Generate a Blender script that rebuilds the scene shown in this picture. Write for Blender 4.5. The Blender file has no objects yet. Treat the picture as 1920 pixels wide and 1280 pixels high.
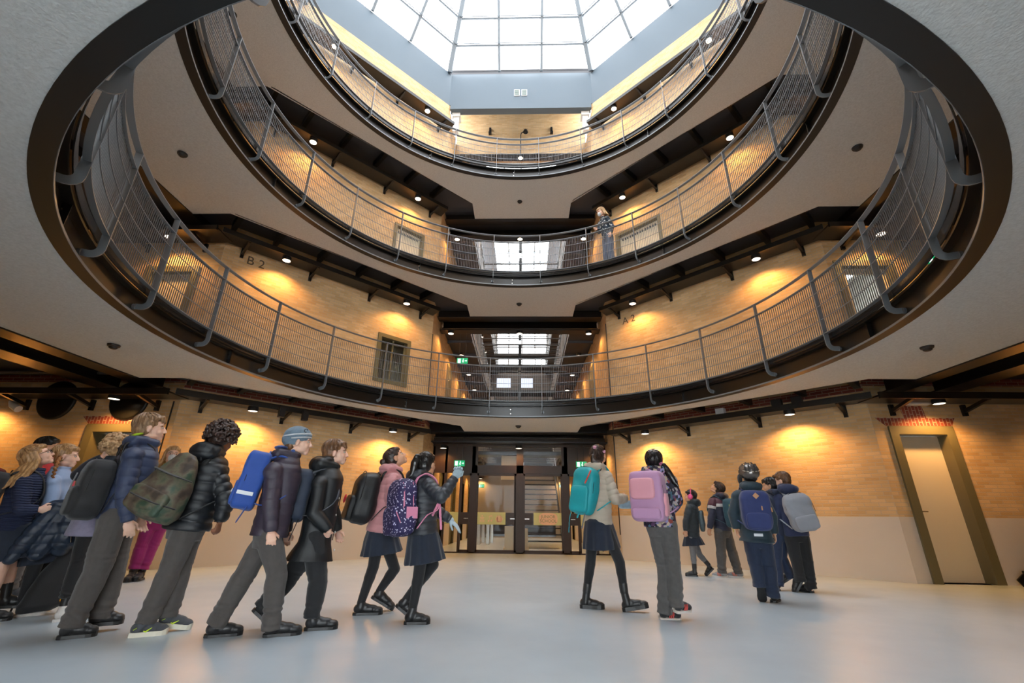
import bpy, math, random
import numpy as np
from mathutils import Vector, Matrix, Quaternion

# ------------------------------------------------------------------ camera, sky, exposure
sc = bpy.context.scene
COL = sc.collection
PI = math.pi
PSI, PITCH, ROLL, FPX = 0.030, 0.37473, 0.01306, 844.73
cam_d = bpy.data.cameras.new('camera')
cam = bpy.data.objects.new('camera', cam_d)
COL.objects.link(cam)
cam_d.sensor_fit = 'HORIZONTAL'
cam_d.sensor_width = 36.0
cam_d.lens = FPX * 36.0 / 1920.0
cam_d.shift_x = 1.6 / 1920.0
cam_d.clip_start = 0.05
cam_d.clip_end = 200
cam.location = (0.1214, -5.3117, 0.80)
_F = Vector((-math.sin(PSI) * math.cos(PITCH), math.cos(PSI) * math.cos(PITCH), math.sin(PITCH)))
_R = Vector((math.cos(PSI), math.sin(PSI), 0))
_U = _R.cross(_F)
_R2 = _R * math.cos(ROLL) + _U * math.sin(ROLL)
_U2 = _U * math.cos(ROLL) - _R * math.sin(ROLL)
_m = Matrix((_R2, _U2, -_F)).transposed()
cam.rotation_euler = _m.to_euler()
sc.camera = cam

w = bpy.data.worlds.new('world'); sc.world = w; w.use_nodes = True
_bg = w.node_tree.nodes['Background']
_bg.inputs[0].default_value = (0.93, 0.96, 1.0, 1)
_bg.inputs[1].default_value = 1.0
SKY = _bg
sc.view_settings.view_transform = 'Standard'
sc.view_settings.look = 'None'
sc.view_settings.gamma = 1
sc.view_settings.use_curve_mapping = False
sc.view_settings.exposure = 3.88
LAMP_W = 5.6          # watts of one gallery lamp at this exposure

def portal(name, loc, sx, sy):
    l = bpy.data.lights.new(name, 'AREA'); l.shape = 'RECTANGLE'; l.size = sx; l.size_y = sy
    l.cycles.is_portal = True
    o = bpy.data.objects.new(name, l); COL.objects.link(o); o.location = loc
portal('skylight_portal', (0, 0, 14.80), 11.1, 11.1)
portal('wing_portal', (0, 15.4, 14.35), 2.9, 12.8)

# ------------------------------------------------------------------ helpers
def tag(o, label=None, cat=None, group=None, kind=None):
    if label: o['label'] = label
    if cat: o['category'] = cat
    if group: o['group'] = group
    if kind: o['kind'] = kind
    return o
def empty(name, loc=(0, 0, 0), rz=0.0, parent=None):
    o = bpy.data.objects.new(name, None); COL.objects.link(o)
    o.location = loc; o.rotation_euler = (0, 0, rz); o.empty_display_size = 0.1
    if parent: o.parent = parent
    return o
class MB:
    """collects polygons and links them as one mesh object"""
    def __init__(s):
        s.v = []; s.f = []; s.mi = []; s.uv = []
    def poly(s, pts, mi=0, uv=None):
        n = len(s.v); s.v += [tuple(p) for p in pts]; s.f.append(tuple(range(n, n + len(pts)))); s.mi.append(mi)
        s.uv += list(uv) if uv else [(p[0], p[2]) for p in pts]
    def box(s, a, b, mi=0, M=None):
        x0, y0, z0 = a; x1, y1, z1 = b
        c = [(x0,y0,z0),(x1,y0,z0),(x1,y1,z0),(x0,y1,z0),(x0,y0,z1),(x1,y0,z1),(x1,y1,z1),(x0,y1,z1)]
        if M: c = [tuple(M @ Vector(p)) for p in c]
        for q in ((0,3,2,1),(4,5,6,7),(0,1,5,4),(1,2,6,5),(2,3,7,6),(3,0,4,7)):
            s.poly([c[i] for i in q], mi)
        return s
    def bar(s, p, q, wd, hd, up=(0, 0, 1), mi=0):
        """a square bar from p to q, wd wide across, hd along up"""
        p = Vector(p); q = Vector(q); d = (q - p).normalized(); up = Vector(up)
        x = d.cross(up)
        if x.length < 1e-4: x = Vector((1, 0, 0))
        x.normalize(); z = x.cross(d).normalized()
        M = Matrix(((x.x, d.x, z.x, p.x), (x.y, d.y, z.y, p.y), (x.z, d.z, z.z, p.z), (0, 0, 0, 1)))
        return s.box((-wd/2, 0, -hd/2), (wd/2, (q-p).length, hd/2), mi, M)
    def tube(s, pts, r, n=10, mi=0, caps=True):
        pts = [Vector(p) for p in pts]; k = len(pts)
        rr = r if isinstance(r, (list, tuple)) else [r] * k
        rings = []; ref = None
        for i, p in enumerate(pts):
            d = (pts[min(i+1, k-1)] - pts[max(i-1, 0)]).normalized()
            if ref is None or abs(ref.dot(d)) > .999:
                ref = Vector((0, 0, 1)) if abs(d.z) < .9 else Vector((1, 0, 0))
            x = (ref - d * ref.dot(d)).normalized(); y = d.cross(x); ref = x
            rings.append([p + (x * math.cos(2*PI*j/n) + y * math.sin(2*PI*j/n)) * rr[i] for j in range(n)])
        for i in range(k - 1):
            for j in range(n):
                s.poly([rings[i][j], rings[i][(j+1) % n], rings[i+1][(j+1) % n], rings[i+1][j]], mi)
        if caps:
            s.poly(rings[0][::-1], mi); s.poly(rings[-1], mi)
        return s
    def arc(s, prof, a0, a1, n, mi=0, closed=True):
        """sweep a (radius, z) profile round the z axis; angle from +y clockwise"""
        P = []
        for i in range(n + 1):
            a = a0 + (a1 - a0) * i / n
            P.append([(r * math.sin(a), r * math.cos(a), z) for r, z in prof])
        m = len(prof)
        for i in range(n):
            for j in range(m if closed else m - 1):
                k = (j + 1) % m
                s.poly([P[i][j], P[i][k], P[i+1][k], P[i+1][j]], mi)
        return s
    def lathe(s, prof, c=(0, 0, 0), n=24, mi=0, M=None):
        P = []
        for i in range(n):
            a = 2*PI*i/n
            row = [Vector((r*math.cos(a), r*math.sin(a), z)) for r, z in prof]
            if M: row = [M @ p for p in row]
            P.append([p + Vector(c) for p in row])
        for i in range(n):
            k = (i+1) % n
            for j in range(len(prof)-1):
                s.poly([P[i][j], P[k][j], P[k][j+1], P[i][j+1]], mi)
        return s
    def build(s, name, mats, parent=None, smooth=False, loc=None, merge=True):
        me = bpy.data.meshes.new(name)
        me.from_pydata(s.v, [], s.f)
        uvl = me.uv_layers.new(name='UVMap')
        uvl.data.foreach_set('uv', np.array(s.uv, dtype=np.float32).ravel())
        if not isinstance(mats, (list, tuple)): mats = [mats]
        for m in mats: me.materials.append(m)
        me.polygons.foreach_set('material_index', s.mi)
        if merge or smooth:
            import bmesh
            bm = bmesh.new(); bm.from_mesh(me)
            bmesh.ops.remove_doubles(bm, verts=bm.verts, dist=1e-5)
            bmesh.ops.recalc_face_normals(bm, faces=bm.faces)
            bm.to_mesh(me); bm.free()
        if smooth:
            me.polygons.foreach_set('use_smooth', [True] * len(me.polygons))
            try: me.set_sharp_from_angle(angle=math.radians(40))
            except Exception: pass
        o = bpy.data.objects.new(name, me); COL.objects.link(o)
        if parent: o.parent = parent
        if loc: o.location = loc
        return o
def copy_tree(o, parent=None):
    c = o.copy(); COL.objects.link(c)
    if parent: c.parent = parent; c.matrix_parent_inverse = o.matrix_parent_inverse.copy()
    for ch in KIDS.get(o.name, []): copy_tree(ch, c)
    return c
KIDS = {}
def note_kids(root):
    for o in bpy.data.objects:
        if o.parent: KIDS.setdefault(o.parent.name, [])
    KIDS.clear()
    for o in bpy.data.objects:
        if o.parent: KIDS.setdefault(o.parent.name, []).append(o)

# ------------------------------------------------------------------ materials
def srgb(c):
    if isinstance(c, str):
        c = [int(c[i:i+2], 16) / 255 for i in (0, 2, 4)]
    return tuple(x / 12.92 if x <= .04045 else ((x + .055) / 1.055) ** 2.4 for x in c) + (1,)
class NT:
    def __init__(s, name):
        s.m = bpy.data.materials.new(name); s.m.use_nodes = True; s.t = s.m.node_tree
        s.b = s.t.nodes['Principled BSDF']
    def n(s, typ, **kw):
        nd = s.t.nodes.new(typ)
        for k, v in kw.items():
            if k in nd.inputs: nd.inputs[k].default_value = v
            else: setattr(nd, k, v)
        return nd
    def l(s, a, ao, b, bi): s.t.links.new(a.outputs[ao], b.inputs[bi])
def mat(name, col, rough=.6, metal=0., bump=None, noise=None, sheen=0., coat=0., spec=None, emit=None, coords='Object'):
    """col: sRGB; noise=(scale, amount, other colour); bump=(scale, strength)"""
    k = NT(name); c = srgb(col)
    k.b.inputs['Base Color'].default_value = c
    k.b.inputs['Roughness'].default_value = rough
    k.b.inputs['Metallic'].default_value = metal
    if sheen: k.b.inputs['Sheen Weight'].default_value = sheen
    if coat: k.b.inputs['Coat Weight'].default_value = coat; k.b.inputs['Coat Roughness'].default_value = .1
    if spec is not None: k.b.inputs['Specular IOR Level'].default_value = spec
    if emit:
        k.b.inputs['Emission Color'].default_value = srgb(emit[0]); k.b.inputs['Emission Strength'].default_value = emit[1]
    if noise or bump: tc = k.n('ShaderNodeTexCoord')
    if noise:
        nz = k.n('ShaderNodeTexNoise', Scale=noise[0], Detail=5.0); k.l(tc, coords, nz, 'Vector')
        mx = k.n('ShaderNodeMix', data_type='RGBA'); mx.inputs[6].default_value = c; mx.inputs[7].default_value = srgb(noise[2])
        cr = k.n('ShaderNodeMapRange'); cr.inputs[1].default_value = .35; cr.inputs[2].default_value = .7; cr.inputs[4].default_value = noise[1]
        k.l(nz, 0, cr, 0); k.l(cr, 0, mx, 0); k.l(mx, 2, k.b, 'Base Color')
    if bump:
        nb = k.n('ShaderNodeTexNoise', Scale=bump[0], Detail=3.0); k.l(tc, coords, nb, 'Vector')
        bp = k.n('ShaderNodeBump', Strength=bump[1], Distance=.01); k.l(nb, 0, bp, 'Height'); k.l(bp, 0, k.b, 'Normal')
    return k.m
def brick_mat(name, c1, c2, mortar, bw=.19, rh=.055, rot=0.0):
    k = NT(name)
    uv = k.n('ShaderNodeUVMap')
    mp = k.n('ShaderNodeMapping'); k.l(uv, 0, mp, 0); mp.inputs['Rotation'].default_value = (0, 0, rot)
    br = k.n('ShaderNodeTexBrick'); k.l(mp, 0, br, 'Vector')
    br.inputs['Color1'].default_value = srgb(c1); br.inputs['Color2'].default_value = srgb(c2)
    br.inputs['Mortar'].default_value = srgb(mortar); br.inputs['Scale'].default_value = 1.0
    br.inputs['Mortar Size'].default_value = .006; br.inputs['Mortar Smooth'].default_value = .3
    br.inputs['Brick Width'].default_value = bw; br.inputs['Row Height'].default_value = rh
    nz = k.n('ShaderNodeTexNoise', Scale=1.3, Detail=6.0); k.l(uv, 0, nz, 'Vector')
    mr = k.n('ShaderNodeMapRange'); mr.inputs[1].default_value = .3; mr.inputs[2].default_value = .7
    mr.inputs[3].default_value = .86; mr.inputs[4].default_value = 1.08; k.l(nz, 0, mr, 0)
    hs = k.n('ShaderNodeHueSaturation'); k.l(br, 'Color', hs, 'Color'); k.l(mr, 0, hs, 'Value')
    k.l(hs, 0, k.b, 'Base Color'); k.b.inputs['Roughness'].default_value = .75
    n2 = k.n('ShaderNodeTexNoise', Scale=60.0); k.l(uv, 0, n2, 'Vector')
    ad = k.n('ShaderNodeMath', operation='MULTIPLY_ADD'); ad.inputs[1].default_value = -1.2; k.l(br, 'Fac', ad, 0); k.l(n2, 0, ad, 2)
    bp = k.n('ShaderNodeBump', Strength=.35, Distance=.006); k.l(ad, 0, bp, 'Height'); k.l(bp, 0, k.b, 'Normal')
    return k.m
M = {}
M['brick'] = brick_mat('yellow_brick', 'dfbc8a', 'cda470', 'c9b090')
M['redbrick'] = brick_mat('red_brick', '9a4a36', '7c3427', 'b59a84')
M['redrow'] = brick_mat('red_soldier_brick', '9a4a36', '7c3427', 'b59a84', bw=.13, rh=.055, rot=PI/2)
M['dado'] = mat('dado_paint', 'dbd0c4', .5, noise=(1.2, .5, 'd2c6b8'), bump=(25, .08))
M['steel'] = mat('black_painted_steel', '0f0e0d', .36, bump=(120, .03))
M['gloss'] = mat('black_gloss_steel', '1d1b1a', .22)
M['rail'] = mat('galvanised_rail_steel', '787c80', .42, .3)
M['web'] = mat('brown_black_steel', '1f1a16', .28)  # black steel browned to stand in for the warm wall's reflection
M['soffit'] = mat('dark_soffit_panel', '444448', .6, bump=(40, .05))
M['plaster'] = mat('rough_grey_plaster', 'c8cac8', .9, noise=(45, .55, 'aeafad'), bump=(70, .5))
M['skirt'] = mat('pale_blue_grey_plaster', '5c6973', .6, noise=(.8, .4, '56636d'))
M['white'] = mat('white_plastic', 'e8e8e6', .4)
M['dark'] = mat('dark_plastic', '1c1c1d', .45)
M['olive'] = mat('olive_door_paint', '6e6648', .45)
M['leaf'] = mat('beige_door_paint', 'd6c9ae', .5)
M['bronze'] = mat('bronze_brown_frame', '33210f', .4, spec=.25)
M['pipe'] = mat('pipe_grey', '77706a', .4, .4)
M['chrome'] = mat('brushed_chrome', 'c8c4bd', .25, 1.0)
M['mull'] = mat('skylight_bar_grey', '7f878d', .5)
M['concrete'] = mat('grey_wall_paint', '8c8883', .8)
M['bounce'] = mat('gallery_bounce_floor', '9ea3a8', .6)  # unseen gallery floor finish, made pale to bounce light onto the soffits
M['endwall'] = mat('dark_end_wall', '4a4038', .7)
M['wood'] = mat('wood_edge', '9c7044', .5, noise=(8, .6, '7d5530'))
def floor_mat():
    k = NT('blue_grey_resin_floor')
    tc = k.n('ShaderNodeTexCoord')
    nz = k.n('ShaderNodeTexNoise', Scale=.9, Detail=6.0, Roughness=.6); k.l(tc, 'Object', nz, 'Vector')
    cr = k.n('ShaderNodeValToRGB'); k.l(nz, 0, cr, 0)
    cr.color_ramp.elements[0].position = .3; cr.color_ramp.elements[0].color = srgb('a9b6bf')
    cr.color_ramp.elements[1].position = .75; cr.color_ramp.elements[1].color = srgb('b7c4cd')
    k.l(cr, 0, k.b, 'Base Color')
    n2 = k.n('ShaderNodeTexNoise', Scale=3.0, Detail=8.0); k.l(tc, 'Object', n2, 'Vector')
    mr = k.n('ShaderNodeMapRange'); mr.inputs[3].default_value = .22; mr.inputs[4].default_value = .42; k.l(n2, 0, mr, 0); k.l(mr, 0, k.b, 'Roughness')
    k.b.inputs['Specular IOR Level'].default_value = .6
    return k.m
M['floor'] = floor_mat()
def glass_mat(name, tint, gloss=.12, rough=.02):
    k = NT(name); t = k.t
    t.nodes.remove(k.b)
    tr = k.n('ShaderNodeBsdfTransparent'); tr.inputs[0].default_value = tint
    gl = k.n('ShaderNodeBsdfGlossy'); gl.inputs['Roughness'].default_value = rough
    fr = k.n('ShaderNodeFresnel', IOR=1.45)
    mx = k.n('ShaderNodeMixShader'); am = k.n('ShaderNodeMath', operation='MULTIPLY'); am.inputs[1].default_value = gloss; k.l(fr, 0, am, 0); k.l(am, 0, mx, 0); k.l(tr, 0, mx, 1); k.l(gl, 0, mx, 2)
    k.l(mx, 0, t.nodes['Material Output'], 0)
    return k.m
M['glass'] = glass_mat('clear_glass', (.93, .95, .95, 1))
M['skyglass'] = glass_mat('tinted_skylight_glass', (.50, .505, .51, 1), rough=.05)
def emit_mat(name, col, s):
    k = NT(name); k.b.inputs['Base Color'].default_value = (0, 0, 0, 1)
    k.b.inputs['Emission Color'].default_value = col; k.b.inputs['Emission Strength'].default_value = s
    return k.m
M['lamp'] = emit_mat('lamp_diffuser_glow', (1, .80, .58, 1), .45)
M['green'] = emit_mat('exit_green_glow', (.0, .35, .12, 1), .09)
M['signwhite'] = emit_mat('exit_white_glow', (.8, 1, .9, 1), .12)
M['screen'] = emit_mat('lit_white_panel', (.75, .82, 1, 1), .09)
# ------------------------------------------------------------------ the hall, a cross-shaped octagon round the origin
W = 7.95                       # |x|+|y| of the four diagonal brick walls
CA, CB = 2.30, 5.65            # corners (CA,CB) and (CB2,CA2)
BX, BY = 5.80, 2.15
ZS = [2.832, 6.010, 9.273]     # underside of each gallery
RT = [4.11, 7.33, 10.47]       # top of handrail
SKB = 14.87                    # springing of the skylight

fl = MB()
fl.poly([(-30, -30, 0), (30, -30, 0), (30, 30, 0), (-30, 30, 0)])
fl = fl.build('floor', M['floor']); tag(fl, kind='structure')

def wall_strip(mb, p0, p1, bands, openings=(), thick=.3, outward=1):
    """vertical wall from p0 to p1 (xy). bands: [(z0,z1,material index)]; openings (s0,s1,z0,z1) cut through; reveals built"""
    p0 = Vector(p0); p1 = Vector(p1); L = (p1 - p0).length; d = (p1 - p0) / L
    n = Vector((-d.y, d.x)) * outward
    ss = sorted({0, L, *[v for o in openings for v in o[:2]]})
    zz = sorted({*[v for b in bands for v in b[:2]], *[v for o in openings for v in o[2:4]]})
    def P(s, z, off=0): q = p0 + d * s + n * off; return (q.x, q.y, z)
    for i in range(len(ss) - 1):
        for j in range(len(zz) - 1):
            sm = (ss[i] + ss[i+1]) / 2; zm = (zz[j] + zz[j+1]) / 2
            if any(o[0] < sm < o[1] and o[2] < zm < o[3] for o in openings): continue
            mi = 0
            for b in bands:
                if b[0] <= zm < b[1]: mi = b[2]
            if not any(b[0] <= zm < b[1] for b in bands): continue
            uv = [(ss[i], zz[j]), (ss[i+1], zz[j]), (ss[i+1], zz[j+1]), (ss[i], zz[j+1])]
            mb.poly([P(*a) for a in uv], mi, uv)
            mb.poly([P(a[0], a[1], thick) for a in uv], mi, uv)
    for o in openings:
        a, b, c, e = o[:4]
        for q in ([(a, c), (a, e)], [(b, c), (b, e)], [(a, c), (b, c)], [(a, e), (b, e)]):
            pts = [P(*q[0]), P(*q[1]), P(*q[1], thick), P(*q[0], thick)]
            mb.poly(pts, 0, [(0, q[0][1]), (0, q[1][1]), (thick, q[1][1]), (thick, q[0][1])])
BANDS = [(0, .90, 1), (.90, 2.86, 0), (2.86, 3.0, 2), (3.0, 13.45, 0), (13.45, SKB, 3)]
WM = [M['brick'], M['dado'], M['redbrick'], M['skirt']]
LD = math.hypot(BX - CA, CB - BY)
def s_of(x):                    # distance along a front diagonal wall, measured from corner A
    return (abs(x) - CA) / (BX - CA) * LD
# openings on front-left wall: window on level 1, door on level 2
win1 = (s_of(2.80), s_of(3.30), 3.82, 4.84)
dr2L = (s_of(2.72), s_of(3.26), 6.35, 8.05)
dr2R = (s_of(2.72), s_of(3.55), 6.35, 8.05)
def grow(o, g, gb): return (o[0]-g, o[1]+g, o[2]-gb, o[3]+g)
for side, sx, ops in (('front_left', -1, [grow(win1, .08, .08), grow(dr2L, .07, 0)]), ('front_right', 1, [grow(dr2R, .07, 0)])):
    mb = MB(); wall_strip(mb, (sx*CA, CB), (sx*BX, BY), BANDS, ops, outward=sx)
    tag(mb.build('wall_' + side, WM, merge=False), kind='structure')
for side, sx in (('rear_left', -1), ('rear_right', 1)):
    mb = MB(); wall_strip(mb, (sx*CA, -CB), (sx*BX, -BY), BANDS, outward=-sx)
    tag(mb.build('wall_' + side, WM, merge=False), kind='structure')
# wing walls (left/right wings), doors at level 0 and 1
WB = [(0, .90, 1), (.90, 2.95, 0), (2.95, 3.1, 2), (3.1, 13.2, 0)]
dL0 = [(6.22 - BX, 7.25 - BX, 0, 2.20), (9.43 - BX, 10.47 - BX, 0, 2.20)]
dR0 = [(6.03 - BX, 7.02 - BX, 0, 2.26)]
dL1 = [(6.17 - BX, 7.19 - BX, 3.15, 5.27)]
dR1 = [(5.91 - BX, 6.97 - BX, 3.15, 5.36)]
mb = MB(); wall_strip(mb, (-BX, BY), (-16, BY), WB, dL0 + dL1, outward=-1)
tag(mb.build('wall_left_wing_far', WM, merge=False), kind='structure')
mb = MB(); wall_strip(mb, (BX, BY), (16, BY), WB, dR0 + dR1, outward=1)
tag(mb.build('wall_right_wing_far', WM, merge=False), kind='structure')
for nm, sx in (('left_wing_near', -1), ('right_wing_near', 1)):
    mb = MB(); wall_strip(mb, (sx*BX, -BY), (sx*16, -BY), WB, outward=-sx)
    tag(mb.build('wall_' + nm, WM, merge=False), kind='structure')
for nm, sx in (('left_end', -1), ('right_end', 1)):
    mb = MB(); wall_strip(mb, (sx*16, -BY), (sx*16, BY), WB, outward=-sx)
    tag(mb.build('wall_' + nm, WM, merge=False), kind='structure')
FY = 22.0
fd = []
for k in range(4):
    fd.append((2.6 + k*2.4, 3.4 + k*2.4, 0, 2.1))
for nm, sx in (('front_wing_left', -1), ('front_wing_right', 1)):
    mb = MB(); wall_strip(mb, (sx*CA, CB), (sx*CA, FY), WB, fd, outward=-sx if sx < 0 else -1)
    tag(mb.build('wall_' + nm, WM, merge=False), kind='structure')
for nm, sx in (('rear_wing_left', -1), ('rear_wing_right', 1)):
    mb = MB(); wall_strip(mb, (sx*CA, -CB), (sx*CA, -9.2), WB, outward=sx)
    tag(mb.build('wall_' + nm, WM, merge=False), kind='structure')
RY = -9.2
FILLWIN = [(.10, 2.70), (3.45, 5.90), (6.60, 9.10), (9.90, 14.2)]  # unseen glazing behind the camera, added to let fill daylight in
mb = MB(); wall_strip(mb, (-CA, RY), (CA, RY), [(0, 15.1, 0)], [(.1, 4.5, a, b) for a, b in FILLWIN], outward=-1)
tag(mb.build('wall_rear_end', [M['concrete']], merge=False), kind='structure')
for k, (a, b) in enumerate(FILLWIN):
    g = MB().box((-2.2, RY-.14, a), (2.2, RY-.12, b)).build('window_%d' % (20+k), M['glass']); tag(g, kind='structure')  # added fill-light pane, one per level
    mb = MB()
    for xx in (-2.18, -1.1, 0, 1.1, 2.18): mb.box((xx-.03, RY-.17, a), (xx+.03, RY-.08, b))
    mb.build('window_frame', M['bronze'], g)
    l = bpy.data.lights.new('rear_window_portal', 'AREA'); l.shape = 'RECTANGLE'; l.size = 4.4; l.size_y = b - a; l.cycles.is_portal = True
    o = bpy.data.objects.new('rear_window_portal', l); COL.objects.link(o); o.location = (0, RY+.05, (a+b)/2); o.rotation_euler = (-PI/2, 0, 0)
mb = MB(); wall_strip(mb, (-CA, FY), (CA, FY), [(0, 15, 0)], [(.7, 3.9, 9.8, 12.6)], outward=1)
tag(mb.build('wall_front_wing_end', [M['endwall']], merge=False), kind='structure')

mb = MB(); wall_strip(mb, (-CA, 17.0), (CA, 17.0), [(0, 2.84, 0)], [(.7, 2.3, .05, 1.05), (2.4, 3.9, .05, 1.05)], thick=.1, outward=1)
tag(mb.build('wall_wing_partition', [M['concrete']], merge=False), kind='structure')
# ---- roofs and skirts over the four lobes
def rot4(k, p): 
    c, s = ((1, 0), (0, 1), (-1, 0), (0, -1))[k]
    return (c*p[0] - s*p[1], s*p[0] + c*p[1])
for k, nm in enumerate(('front', 'left', 'rear', 'right')):
    mb = MB()
    def B(a, b, mi=0):
        pa = rot4(k, a[:2]); pb = rot4(k, b[:2])
        mb.box((min(pa[0], pb[0]), min(pa[1], pb[1]), a[2]), (max(pa[0], pb[0]), max(pa[1], pb[1]), b[2]), mi)
    B((-2.42, 5.60, 13.46), (2.42, 5.78, SKB))
    B((-2.30, 5.56, 13.24), (2.30, 5.80, 13.44))
    tag(mb.build('trim_skirt_' + nm, M['skirt']), kind='structure')
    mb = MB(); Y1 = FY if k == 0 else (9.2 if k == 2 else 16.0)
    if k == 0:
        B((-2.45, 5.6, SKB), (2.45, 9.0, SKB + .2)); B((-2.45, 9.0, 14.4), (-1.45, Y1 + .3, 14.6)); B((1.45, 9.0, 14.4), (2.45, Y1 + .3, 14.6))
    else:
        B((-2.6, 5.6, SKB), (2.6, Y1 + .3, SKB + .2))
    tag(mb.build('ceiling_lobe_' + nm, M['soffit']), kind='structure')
    # brick wall over the wing entrance at the top level
    mb = MB()
    q0 = rot4(k, (-CA, 7.0)); q1 = rot4(k, (CA, 7.0))
    wall_strip(mb, q0, q1, [(12.55, SKB, 0)], thick=.25)
    tag(mb.build('wall_upper_' + nm, [M['brick']], merge=False), kind='structure')

# ---- skylight: eight glazed slopes on grey bars
OCT = [(-2.40, 5.54), (2.40, 5.54), (5.54, 2.40), (5.54, -2.40), (2.40, -5.54), (-2.40, -5.54), (-5.54, -2.40), (-5.54, 2.40)]
APEX = Vector((0, 0, SKB + 1.44*5.54))
NR = 12
for i in range(8):
    a = Vector((*OCT[i], SKB)); b = Vector((*OCT[(i+1) % 8], SKB))
    gl = MB(); fr = MB()
    def PT(u, t): e = a.lerp(b, u); return e.lerp(APEX, t)
    gl.poly([a, b, APEX])
    mid = (a + b) / 2; nrm = (b - a).cross(APEX - a).normalized()
    if nrm.dot(mid) < 0: nrm = -nrm
    rows = [.45*k/5.54 for k in range(1, NR) if .45*k < 5.2]
    for t in rows:
        fr.bar(PT(0, t) - nrm*.05, PT(1, t) - nrm*.05, .05, .06, nrm)
        fr.bar(PT(0, t+.004) - nrm*.14, PT(1, t+.004) - nrm*.14, .02, .02, nrm)
    L = (b - a).length
    for u0 in (.35, .645):
        # bars rise straight up the slope, ending where they meet the hips
        base = a.lerp(b, u0); dirn = (APEX - mid)
        tm = min(u0, 1-u0) * 2 * .97
        fr.bar(base - nrm*.05, base + dirn*tm - nrm*.05, .08, .11, nrm)
    fr.bar(a - nrm*.05, a.lerp(APEX, .98) - nrm*.05, .14, .16, nrm)
    g = gl.build('window_%d' % (i+1), M['skyglass'], merge=False); tag(g, kind='structure')
    fr.build('glazing_bar', M['mull'], g)

# ---- galleries
def plate_outline():
    base = [(1.47, 6.04), (1.47, 5.33), (5.33, 1.37), (6.04, 1.37)]
    out = []
    for k in range(4):
        c, s = ((1, 0), (0, -1), (-1, 0), (0, 1))[k]
        out += [(c*x - s*y, s*x + c*y) for x, y in base]
    return out      # clockwise from front
OUTL = plate_outline()
def outline_r(th):
    """distance from the centre to the outline along angle th (from +y clockwise)"""
    d = Vector((math.sin(th), math.cos(th))); best = None
    for i in range(len(OUTL)):
        p = Vector(OUTL[i]); q = Vector(OUTL[(i+1) % len(OUTL)]); e = q - p
        den = d.x*e.y - d.y*e.x
        if abs(den) < 1e-9: continue
        t = (p.x*e.y - p.y*e.x) / den; u = (p.x*d.y - p.y*d.x) / den
        if t > 0 and -1e-6 <= u <= 1 + 1e-6: best = t if best is None else min(best, t)
    return best
angs = sorted({round(2*PI*i/184, 6) for i in range(184)} | {round(math.atan2(x, y) % (2*PI), 6) for x, y in OUTL})
ROUT, RLIP = 4.339, 4.236
def sector_plate(mb, z0, z1):
    n = len(angs)
    for i in range(n):
        a = angs[i]; b = angs[(i+1) % n]
        m = (a + ((b - a) % (2*PI)) / 2)
        # use radii just inside the sector so that radial steps stay sharp
        ra = outline_r(a + 1e-5); rb = outline_r(b - 1e-5)
        pi0 = [(ROUT*math.sin(t), ROUT*math.cos(t)) for t in (a, b)]; po = [(ra*math.sin(a), ra*math.cos(a)), (rb*math.sin(b), rb*math.cos(b))]
        for z in (z0, z1):
            mb.poly([(*pi0[0], z), (*pi0[1], z), (*po[1], z), (*po[0], z)])
        mb.poly([(*po[0], z0), (*po[1], z0), (*po[1], z1), (*po[0], z1)])
POST0 = math.radians(-0.70); NPOST = 23; DPOST = 2*PI/NPOST
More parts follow.
